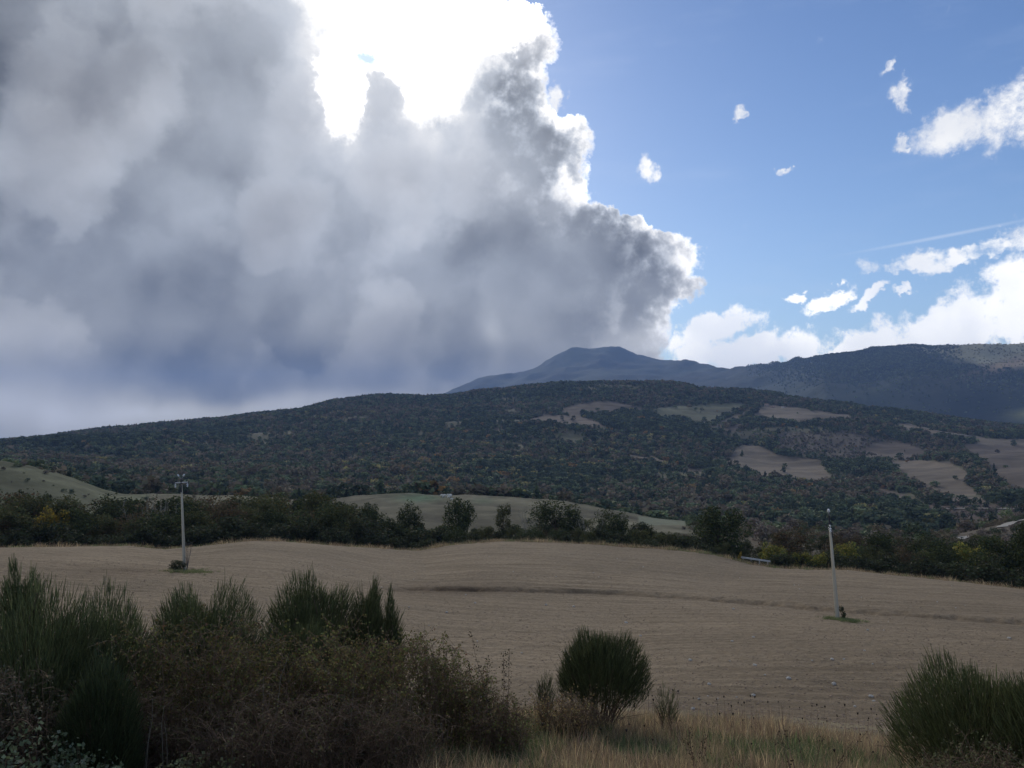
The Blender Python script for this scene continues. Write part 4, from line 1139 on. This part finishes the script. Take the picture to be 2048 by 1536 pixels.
broom('tall thin broom spire growing out of the massive dark broom', 52, 14.6, dist_h(1118, 52, 14.6), 0.8, 311, 1300, 5, 0.55, 30, thick=0.0050)
broom('massive broom leaning out beside the flat-topped one', 215, 14.4, dist_h(1160, 200, 14.4), 2.7, 312, 10000, 14, 0.25, 80, thick=0.0050)
broom('dark low broom with a thick black foot above the leafy ground cover', 215, 12.0, dist_h(1290, 215, 12.0), 1.3, 313, 4200, 10, 0.2, 66, thick=0.0045, pal=[(0.024, 0.03, 0.014), (0.03, 0.037, 0.017)])
broom('green broom half buried in the top of the bramble thicket', 600, 15.6, dist_h(1215, 600, 15.6), 1.9, 314, 5200, 8, 0.4, 70, thick=0.0050)

broom('dense dark broom at the far end of the massive brooms, away from the field poles', -170, 14.2, dist_h(1190, -100, 14.2), 2.6, 315, 6000, 12, 0.3, 78, thick=0.0050)

BRA = [(0.060, 0.048, 0.022), (0.055, 0.060, 0.020), (0.045, 0.052, 0.018), (0.07, 0.068, 0.022), (0.085, 0.062, 0.028), (0.042, 0.044, 0.018), (0.085, 0.080, 0.028), (0.07, 0.042, 0.025)]
BRAD = [(0.060, 0.048, 0.030), (0.065, 0.050, 0.032), (0.045, 0.040, 0.022), (0.055, 0.056, 0.024)]
def bramble(label, px, r, H, W, D_, seed, ncane=150, nleaf=9000, pal=BRA, leaf=0.022, cane='cane'):
    g = np.random.default_rng(seed)
    loc = at(px, r)
    rot = float(ray(px, 1000)[0])
    t = thing('bramble_thicket', label, 'bush', loc, -rot)
    t['group'] = 'bramble thickets on the bank'
    K_ = 9; tt = np.linspace(0, 1, K_)
    P_ = np.zeros((ncane, K_, 3))
    s = np.stack([g.uniform(-1, 1, ncane) * W * 0.42, g.uniform(-1, 1, ncane) * D_ * 0.4, np.full(ncane, -0.1)], 1)
    def zfloor(x, y):      # lie of the bank under the thicket
        wx = loc.x + x * math.cos(-rot) - y * math.sin(-rot); wy = loc.y + x * math.sin(-rot) + y * math.cos(-rot)
        return ground(wx, wy) - loc.z
    s[:, 2] = zfloor(s[:, 0], s[:, 1]) - 0.05
    an = g.uniform(0, 6.283, ncane); L_ = g.uniform(0.3, 1.0, ncane) * min(W, 2.2 * H) * 0.42
    dome = np.sqrt(np.clip(1 - (s[:, 0] / (W * 0.55)) ** 2 * 0.85, 0.08, 1))
    hh = H * g.uniform(0.45, 1.0, ncane) * dome
    for k in range(K_):
        f = tt[k]
        P_[:, k, 0] = s[:, 0] + np.cos(an) * L_ * f ** 1.3; P_[:, k, 1] = s[:, 1] + np.sin(an) * L_ * f ** 1.3 * 0.8
        P_[:, k, 2] = s[:, 2] + hh * np.sin(f * math.pi * 0.62) ** 0.9 / 1.0
    P_ += np.cumsum(g.normal(0, 0.02, P_.shape), 1)
    V, F = tubes(P_, np.broadcast_to(np.linspace(1, 0.4, K_) * 0.0055, (ncane, K_)) * g.uniform(0.6, 1.4, (ncane, 1)), 3)
    o = obj('canes', Geo().add(V, F).mesh('bramble_canes'), MAT[cane], t); o['kind'] = 'stuff'
    # thin side twigs
    nt_ = ncane * 9
    ci = g.integers(0, ncane, nt_); kf = g.uniform(1.0, K_ - 1.01, nt_); k0 = kf.astype(int); fr = (kf - k0)[:, None]
    b0 = P_[ci, k0] * (1 - fr) + P_[ci, k0 + 1] * fr
    dd = norm(g.normal(size=(nt_, 3)) + np.array([0, 0, 0.35])) * g.uniform(0.1, 0.42, (nt_, 1))
    TW = np.stack([b0, b0 + dd * 0.5 + g.normal(0, 0.015, (nt_, 3)), b0 + dd + np.array([0, 0, -0.04])], 1)
    V, F = tubes(TW, np.broadcast_to(np.array([0.0034, 0.0028, 0.0015]), (nt_, 3)), 3)
    o = obj('twigs', Geo().add(V, F).mesh('bramble_twigs'), MAT[cane], t); o['kind'] = 'stuff'
    # leaves sit on the twigs
    ti = g.integers(0, nt_, nleaf); f = g.uniform(0.2, 1.0, (nleaf, 1))
    lp = TW[ti, 0] * (1 - f) + TW[ti, 2] * f + g.normal(0, 0.025, (nleaf, 3))
    patch = fbm(lp[:, 0] / 0.5 + seed, lp[:, 2] / 0.5, 3, 7)
    cols = 2.6 * pick(pal, nleaf, 0.3) * (1 + 0.6 * patch[:, None])
    V, F, C = leaves(lp, leaf * g.uniform(0.6, 1.4, nleaf), np.clip(cols, 0.006, 1), 0.6)
    o = obj('leaves', Geo().add(V, F, C).mesh('bramble_leaves'), MAT['leaf'], t); o['kind'] = 'stuff'
    return t
bramble('russet bramble thicket with arching canes below the flat-topped broom', 400, 13.6, dist_h(1225, 400, 13.6), 2.6, 2.2, 401, 210, 15000)
bramble('russet-green bramble thicket below the tallest broom', 640, 14.0, dist_h(1248, 640, 14.0), 2.6, 2.2, 402, 210, 15000)
bramble('reddish bramble thicket trailing down towards the field', 835, 14.6, dist_h(1265, 835, 14.6), 1.9, 2.0, 403, 160, 11000)
bramble('dusky bramble thicket at the far end of the massive brooms', -260, 12.8, dist_h(1330, -150, 12.8), 2.2, 1.6, 412, 130, 7000, BRAD, 0.02)
bramble('low brown bramble at the field end of the long thicket', 935, 14.6, dist_h(1330, 935, 14.6), 1.1, 1.3, 404, 90, 5200)
bramble('dark tangle of dead canes at the foot of the thicket', 560, 12.2, dist_h(1372, 560, 12.2), 2.4, 1.4, 405, 190, 7000, BRAD, 0.018)
bramble('purplish low tangle at the foot of the thicket beside the green grass', 760, 12.4, dist_h(1392, 760, 12.4), 1.7, 1.3, 406, 150, 6000, BRAD, 0.018)
bramble('dusky tangle under the massive dark broom', 60, 12.4, dist_h(1330, 60, 12.4), 1.7, 1.4, 407, 130, 7000, [(0.045, 0.045, 0.028), (0.055, 0.045, 0.03), (0.035, 0.034, 0.022)], 0.02)
bramble('dusky tangle under the leaning massive broom', 300, 12.8, dist_h(1345, 300, 12.8), 1.4, 1.2, 408, 110, 5000, BRAD, 0.018)
bramble('thorny shrublet with tall leafy shoots between thicket and lone broom', 1005, 13.8, dist_h(1385, 1005, 13.8), 0.9, 0.8, 409, 90, 3000, BRA, 0.02)
bramble('low rusty scrub at the foot of the lone round broom', 1130, 15.4, dist_h(1385, 1130, 15.4), 1.1, 0.8, 410, 90, 3600, [(0.10, 0.065, 0.03), (0.12, 0.09, 0.04), (0.07, 0.06, 0.03)], 0.018)
bramble('low scrub under the big ragged broom', 1960, 12.4, dist_h(1478, 1960, 12.4), 1.5, 1.0, 411, 80, 3600, [(0.05, 0.055, 0.028), (0.07, 0.07, 0.035)], 0.018)

def leafy(label, px, r, H, W, seed, n, pal, leaf):
    g = np.random.default_rng(seed); loc = at(px, r)
    t = thing('leafy_plant', label, 'plant', loc); t['group'] = 'leafy ground cover on the bank'
    ns = max(20, n // 45); K_ = 4
    an = g.uniform(0, 6.283, ns); rr = np.sqrt(g.uniform(0, 1, ns)) * W / 2
    x, y = rr * np.cos(an), rr * np.sin(an)
    z = ground(loc.x + x, loc.y + y) - loc.z
    h = H * g.uniform(0.5, 1, ns) * (1 - 0.5 * (rr / (W / 2)) ** 2)
    tip = np.stack([x + g.normal(0, 0.08, ns), y + g.normal(0, 0.08, ns), z + h], 1); b0 = np.stack([x, y, z - 0.05], 1)
    f = np.linspace(0, 1, K_)[None, :, None]
    P_ = b0[:, None] * (1 - f) + tip[:, None] * f
    V, F = tubes(P_, np.broadcast_to(np.linspace(0.004, 0.002, K_), (ns, K_)), 3)
    o = obj('stalks', Geo().add(V, F).mesh('stalks'), MAT['cane'], t); o['kind'] = 'stuff'
    i = g.integers(0, ns, n); f = g.uniform(0.15, 1.03, (n, 1)) ** 0.7
    lp = b0[i] * (1 - f) + tip[i] * f + g.normal(0, 0.045, (n, 3))
    V, F, C = leaves(lp, leaf * g.uniform(0.6, 1.4, n), 1.7 * pick(pal, n, 0.35), 0.75, up=1.5)
    o = obj('leaves', Geo().add(V, F, C).mesh('leaves'), MAT['leaf'], t); o['kind'] = 'stuff'
    return t
NET = [(0.065, 0.085, 0.045), (0.085, 0.105, 0.06), (0.05, 0.065, 0.035), (0.11, 0.13, 0.09)]
leafy('pale green leafy plants heaped beneath the massive dark broom', 55, 11.3, dist_h(1432, 55, 11.3), 1.5, 501, 5200, NET, 0.03)
leafy('leafy plants creeping beneath the dark low broom', 215, 11.0, dist_h(1478, 215, 11.0), 1.3, 502, 3600, NET, 0.027)
leafy('low leafy plants at the foot of the dead cane tangle', 400, 10.8, dist_h(1498, 400, 10.8), 1.5, 503, 3600, [(0.06, 0.07, 0.035), (0.08, 0.085, 0.045)], 0.022)

def stalk_plant(label, px, r, H, n, seed, spread=0.25, leafn=160, pal=BRA, name='tall_weed', group='tall weeds on the bank', mat='cane', lf=0.018):
    g = np.random.default_rng(seed); loc = at(px, r)
    t = thing(name, label, 'plant', loc); t['group'] = group
    K_ = 7; f = np.linspace(0, 1, K_)[:, None]; allp = []
    for i in range(n):
        e = np.array([g.normal(0, spread) * H, g.normal(0, spread) * H, H * g.uniform(0.7, 1.0)])
        m = np.array([g.normal(0, .04), g.normal(0, .04), -0.1]) * (1 - f) + e * f; m += np.cumsum(g.normal(0, 0.012 * H, m.shape), 0) * f
        V, F = tubes(m[None], np.linspace(0.007, 0.003, K_)[None] * (0.55 if name == 'dry_stalk' else 1.0), 4)
        obj('stem', Geo().add(V, F).mesh('weed_stem'), MAT[mat], t); allp.append(m)
    if leafn:
        allp = np.array(allp); i = g.integers(0, n, leafn); kf = g.uniform(2.5, K_ - 1.01, leafn); k0 = kf.astype(int); fr = (kf - k0)[:, None]
        lp = allp[i, k0] * (1 - fr) + allp[i, k0 + 1] * fr + g.normal(0, 0.03, (leafn, 3))
        V, F, C = leaves(lp, lf, pick(pal, leafn), 0.6)
        o = obj('leaves', Geo().add(V, F, C).mesh('weed_leaves'), MAT['leaf'], t); o['kind'] = 'stuff'
    return t
stalk_plant('tall dark leafy shoot rising beside the lone round broom', 1005, 14.0, dist_h(1272, 1040, 14.0), 3, 601, 0.10, 260, [(0.05, 0.035, 0.025), (0.06, 0.055, 0.028)])
stalk_plant('tall thin leafy shoots beside the reddish bramble', 965, 14.4, dist_h(1305, 965, 14.4), 4, 602, 0.12, 260)
stalk_plant('fan of dark bare stems rising from the dry grass', 1600, 11.9, dist_h(1415, 1600, 11.9), 7, 603, 0.30, 60, [(0.06, 0.045, 0.03)], mat='cane')
stalk_plant('pair of brown dock stems in the dry grass before the field', 1385, 13.0, dist_h(1440, 1385, 13.0), 4, 604, 0.10, 90, [(0.07, 0.045, 0.03)])
for i, (px_, r_, t_) in enumerate([(545, 12.0, 1290), (690, 12.2, 1300), (350, 11.6, 1380), (300, 11.6, 1400), (820, 12.6, 1330), (470, 11.8, 1390)]):
    stalk_plant('pale dry upright stalk poking out of the bramble thicket', px_, r_, dist_h(t_, px_, r_), 2, 620 + i, 0.07, 0, name='dry_stalk', group='pale dry stalks in the bramble', mat='pale_bark')

# dried umbels with dark seed heads
def weed_proto():
    g = np.random.default_rng(5); t = thing('dried_umbel', 'thin dried umbel with dark seed head between lone broom and ragged broom', 'plant')
    m = np.array([(0, 0, -0.1), (0.02, 0, 0.3), (0.0, 0.02, 0.6), (0.03, 0.0, 0.9)])
    V, F = tubes(m[None], np.array([[0.004, 0.0035, 0.003, 0.002]]), 4); obj('stem', Geo().add(V, F).mesh('umbel_stem'), MAT['cane'], t)
    V, F = lathe([(0.001, 0.885), (0.007, 0.89), (0.018, 0.915), (0.021, 0.93), (0.014, 0.94), (0.001, 0.94)], 8)
    obj('seed_head', Geo().add(V + np.array([0.03, 0, 0]), F).mesh('seed_head'), MAT['seed'], t); return t
wp = weed_proto(); first = True
for k in range(85):
    px_ = random.uniform(1290, 1800) if k < 70 else random.uniform(900, 1290)
    r_ = random.uniform(15.5, 22) if k < 60 else random.uniform(12, 16)
    p = at(px_, r_); s_ = random.uniform(0.45, 0.9)
    if first: wp.location = p; wp.scale = (s_,) * 3; wp['group'] = 'dried umbels at the field margin'; first = False
    else: copy_thing(wp, 'thin dried umbel with dark seed head ' + ('between lone broom and ragged broom' if px_ > 1290 and r_ > 15.4 else 'in the dry grass, well short of the field' if px_ > 1290 else 'beside the lone round broom'), wp['group'], p, random.uniform(0, 6), (s_, s_, s_))

# ------------------------------------------------------------------ grass of the bank
def tuft(seed, n, h, spread, pal, w=0.004, droop=0.5):
    g = np.random.default_rng(seed)
    an = g.uniform(0, 6.283, n); b0 = np.stack([g.normal(0, spread * 0.4, n), g.normal(0, spread * 0.4, n), np.full(n, -0.03)], 1)
    L_ = h * g.uniform(0.45, 1.0, n); out = g.uniform(0.1, 0.75, n) * droop
    K_ = 4; f = np.linspace(0, 1, K_)
    P_ = np.zeros((n, K_, 3))
    for k in range(K_):
        P_[:, k] = b0 + np.stack([np.cos(an) * L_ * out * f[k] ** 1.8, np.sin(an) * L_ * out * f[k] ** 1.8, L_ * f[k] * (1 - 0.35 * out * f[k] ** 2)], 1)
    side = np.stack([-np.sin(an + g.normal(0, .6, n)), np.cos(an), 0 * an], 1)
    wd = (np.array([1, 0.9, 0.6, 0.08]) * w)[None, :, None] * g.uniform(0.7, 1.4, (n, 1, 1))
    V = np.concatenate([P_ - side[:, None] * wd, P_ + side[:, None] * wd], 1).reshape(-1, 3)
    i = np.arange(n)[:, None] * 2 * K_; k = np.arange(K_ - 1)[None]
    F = np.stack([i + k, i + k + 1, i + k + 1 + K_, i + k + K_], -1).reshape(-1, 4)
    C = np.repeat(pick(pal, n, 0.3), 2 * K_, 0)
    return (Geo().add(V, F, C).mesh('tuft'), MAT['grass'])
STRAW = [(0.24, 0.185, 0.105), (0.19, 0.145, 0.085), (0.30, 0.235, 0.14), (0.13, 0.10, 0.06)]
BROWN = [(0.12, 0.085, 0.055), (0.09, 0.065, 0.045), (0.15, 0.11, 0.07)]
GREEN = [(0.065, 0.085, 0.035), (0.085, 0.10, 0.045), (0.05, 0.066, 0.03), (0.12, 0.12, 0.06)]
STRAW, BROWN, GREEN = [[tuple(np.array(c) * k) for c in P_] for P_, k in ((STRAW, 2.4), (BROWN, 2.6), (GREEN, 2.3))]
tufts = [tuft(701, 46, 0.36, 0.26, STRAW + BROWN, droop=1.0), tuft(702, 40, 0.28, 0.26, STRAW, 0.0035, droop=1.4), tuft(703, 30, 0.50, 0.20, STRAW + BROWN, 0.0026, 0.6), tuft(704, 46, 0.28, 0.26, BROWN, 0.003, 1.2),
         tuft(705, 52, 0.26, 0.26, GREEN, 0.004, 1.1), tuft(706, 44, 0.32, 0.24, GREEN + STRAW[:1], 0.0035, 1.0), tuft(707, 40, 0.22, 0.24, GREEN, 0.005, 1.4)]
def scatter_grass():
    N = 24000
    ph = rng.uniform(R(-46), R(46), N); r = np.sqrt(rng.uniform(7.5 ** 2, 23.5 ** 2, N))
    x, y = r * np.sin(ph), r * np.cos(ph); z = height_field(ph, r); px, py = proj(x, y, z)
    edge = 22.0 + 2.0 * fbm(x / 2, y / 2, 3, 13)
    n_ = fbm(x / 1.1, y / 1.1, 4, 15)
    keep = (r < edge) & (rng.uniform(size=N) < np.where(r > 18, 0.7, 1.0)) & (n_ > -0.45)
    x, y, z, px, py, r, n_ = [v[keep] for v in (x, y, z, px, py, r, n_)]; n = len(x)
    gr = np.exp(-((px - 760) / 330) ** 2 - ((py - 1510) / 50) ** 2) * 1.1 + np.exp(-((px - 1110) / 120) ** 2 - ((py - 1470) / 30) ** 2) * 0.7 + (px < 500) * 0.6 + np.exp(-((px - 1420) / 300) ** 2 - ((py - 1530) / 22) ** 2) * 0.35
    w = gr * 0.9 + n_ * 1.1 + rng.uniform(-0.35, 0.35, n)
    idx = np.where(w > 0.28, rng.choice([4, 5, 6], n), rng.choice([0, 1, 2, 3, 3], n))
    s = rng.uniform(0.65, 1.55, n) * np.where(r > 18, 0.75, 1.0) * (1 + 0.5 * fbm(x / 2.5, y / 2.5, 2, 17))
    stuff_instances('dry_grass', tufts, np.stack([x, y, z], 1), np.stack([s, s, s], 1), rng.uniform(0, 6.28, n), idx)
    # margin of rough grass along the far edge of the field
    N = 5200
    ph = rng.uniform(R(-40), R(40), N); r = rng.normal(121.5, 1.3, N)
    x, y = r * np.sin(ph), r * np.cos(ph); z = height(ph, r)
    s = rng.uniform(1.2, 2.6, N)
    stuff_instances('field_margin_grass', tufts, np.stack([x, y, z], 1), np.stack([s * 2, s * 2, s], 1), rng.uniform(0, 6.28, N), rng.choice([0, 3, 4, 5, 3, 2], N))
    # grass clump at the foot of the leaning pole
    N = 200
    x = RPOLE.x + rng.normal(0.1, 0.55, N); y = RPOLE.y + rng.normal(-0.9, 0.7, N); z = ground(x, y, height_field)
    s = rng.uniform(0.7, 1.4, N)
    o = stuff_instances('grass_clump', tufts, np.stack([x, y, z], 1), np.stack([s, s, s], 1), rng.uniform(0, 6.28, N), rng.choice([4, 6, 6], N), None)
    del o['kind']; o['kind'] = 'stuff'; o['label'] = 'patch of green grass at the foot of the leaning pole'; o['category'] = 'grass'
    N = 260
    x = LPOLE.x + rng.normal(0.9, 0.9, N); y = LPOLE.y + rng.normal(-1.2, 1.0, N); z = ground(x, y, height_field); s = rng.uniform(0.7, 1.3, N)
    o = stuff_instances('grass_clump', tufts, np.stack([x, y, z], 1), np.stack([s, s, s], 1), rng.uniform(0, 6.28, N), rng.choice([4, 6, 5], N), None)
    o['kind'] = 'stuff'; o['label'] = 'patch of green grass at the foot of the upright pole'; o['category'] = 'grass'
scatter_grass()

# mound and sapling at the upright pole
m_ = make_tree('bramble_mound', 1.6, 2.0, HEDGE, 1500, 14, 191, 'dark rounded bramble mound at the foot of the upright pole', 'bush', leaf=0.07, trunk_h=0.0, blob=0.42)
m_.location = LPOLE + Vector((-0.55, -0.6, 0)); m_.scale = (0.95, 0.95, 0.62)
sp = make_bare('dead_sapling', 2.6, 192, 'leafless dark sapling growing against the upright pole', 'sapling', 5, 'deadwood', 60, 0.07)
sp.location = LPOLE + Vector((0.35, -0.35, 0))
m2 = make_tree('small_shrub', 0.9, 0.9, HEDGE, 500, 8, 193, 'small dark shrub sprig behind the grass at the leaning pole', 'bush', leaf=0.05, trunk_h=0.0)
m2.location = RPOLE + Vector((0.35, 0.1, 0))

# ------------------------------------------------------------------ stones and clods of the field
def rock(seed, n=2, flat=0.65):
    bm = bmesh.new(); bmesh.ops.create_icosphere(bm, subdivisions=n, radius=1.0)
    g = np.random.default_rng(seed); k = g.normal(size=(6, 3))
    for v in bm.verts:
        d = sum(math.sin(3 * v.co.dot(Vector(q_)) + i) for i, q_ in enumerate(k)) * 0.07
        v.co *= 1 + d; v.co.z *= flat
    me = bpy.data.meshes.new('rock'); bm.to_mesh(me); bm.free(); return me
rocks = [rock(801 + i, 1) for i in range(3)]
for m3 in rocks: m3.materials.append(MAT['stone'])
spots = [(1507, 1275), (1464, 1284), (1510, 1331), (1668, 1370), (1742, 1396), (1747, 1403), (1577, 1359), (1710, 1414), (1664, 1320), (1507, 1392), (1418, 1370), (1467, 1219), (1386, 1421), (893, 1226), (950, 1207), (1092, 1211), (1147, 1214), (1252, 1246), (1281, 1273), (1380, 1322), (2018, 1278), (1735, 1262)]
for i in range(110):
    if i < len(spots): px_, py_ = spots[i]; s_ = random.uniform(0.035, 0.07)
    else: px_ = random.uniform(480, 2040); py_ = random.choice([random.uniform(1100, 1180), random.uniform(1180, 1400)]); s_ = random.uniform(0.015, 0.04)
    a, sl = ray(px_, py_); rr_ = np.geomspace(24.8, 117, 500); zz = height_field(np.full(500, float(a)), rr_); k = np.where(zz >= rr_ * float(sl))[0]
    if not len(k): continue
    r_ = rr_[k[0]]; s_ *= 1 + r_ / 90
    o = bpy.data.objects.new('stone', rocks[i % 3]); COL.objects.link(o)
    o.location = (r_ * math.sin(a), r_ * math.cos(a), zz[k[0]] + 0.35 * s_); o.scale = (s_ * random.uniform(0.8, 1.5), s_, s_); o.rotation_euler = (0, 0, random.uniform(0, 6))
    dl_ = float(np.interp(px_, DITCH[:, 0], DITCH[:, 1]))
    o['label'] = ('large' if s_ > 0.085 else 'small') + ' pale stone on the ploughed field, ' + ('beyond the ditch' if py_ < dl_ else 'below the ditch near the leaning pole' if abs(px_ - 1675) < 260 else 'below the ditch, behind the lone round broom' if px_ > 1000 else 'below the ditch, beyond the bramble thicket'); o['category'] = 'stone'; o['group'] = 'pale stones on the field'
def scatter_clods():
    m, nt = new_mat('clod_soil')
    c = vscale(mixc(0.0, (0.25, 0.19, 0.14), (0, 0, 0)), 0.85 + objrandom() * 0.5)
    finish(nt, principled(c, 1.0, 0.05))
    pr = []
    for i in range(4):
        me = rock(821 + i, 1, 0.5); pr.append((me, m))
    N = 70000
    ph = rng.uniform(R(-40), R(40), N); r = 23.5 + 70 * rng.uniform(0, 1, N) ** 1.7
    x, y = r * np.sin(ph), r * np.cos(ph)
    w = y + 0.10 * x + 2.0 * fbm(x / 40, y / 40, 2, 9)
    dens = vnoise(x / 9, w / 0.8, 29) + 0.5
    k = rng.uniform(size=N) < 0.15 + dens
    x, y, r, ph = x[k], y[k], r[k], ph[k]; z = height_field(ph, r); n = len(x)
    s = 0.010 + 0.024 * rng.uniform(0, 1, n) ** 4.0; s = s * (1 + r / 90)
    stuff_instances('soil_clods', pr, np.stack([x, y, z + 0.2 * s], 1), np.stack([s * 1.3, s, s], 1), rng.uniform(0, 6.28, n), rng.integers(0, 4, n))
scatter_clods()

# ------------------------------------------------------------------ haze
V, F = bx(-14000, 14000, -14000, 14000, -161.5, 1120)
o = obj('haze', Geo().add(V, F).mesh('haze')); o['kind'] = 'stuff'
m = bpy.data.materials.new('haze'); m.use_nodes = True; nt = m.node_tree; nt.nodes.clear()
pv = nt.nodes.new('ShaderNodeVolumePrincipled')
pv.inputs['Color'].default_value = (0.36, 0.55, 1.0, 1); pv.inputs['Density'].default_value = 6.6e-5; pv.inputs['Anisotropy'].default_value = 0.2
om = nt.nodes.new('ShaderNodeOutputMaterial'); nt.links.new(pv.outputs[0], om.inputs['Volume'])
o.data.materials.append(m)
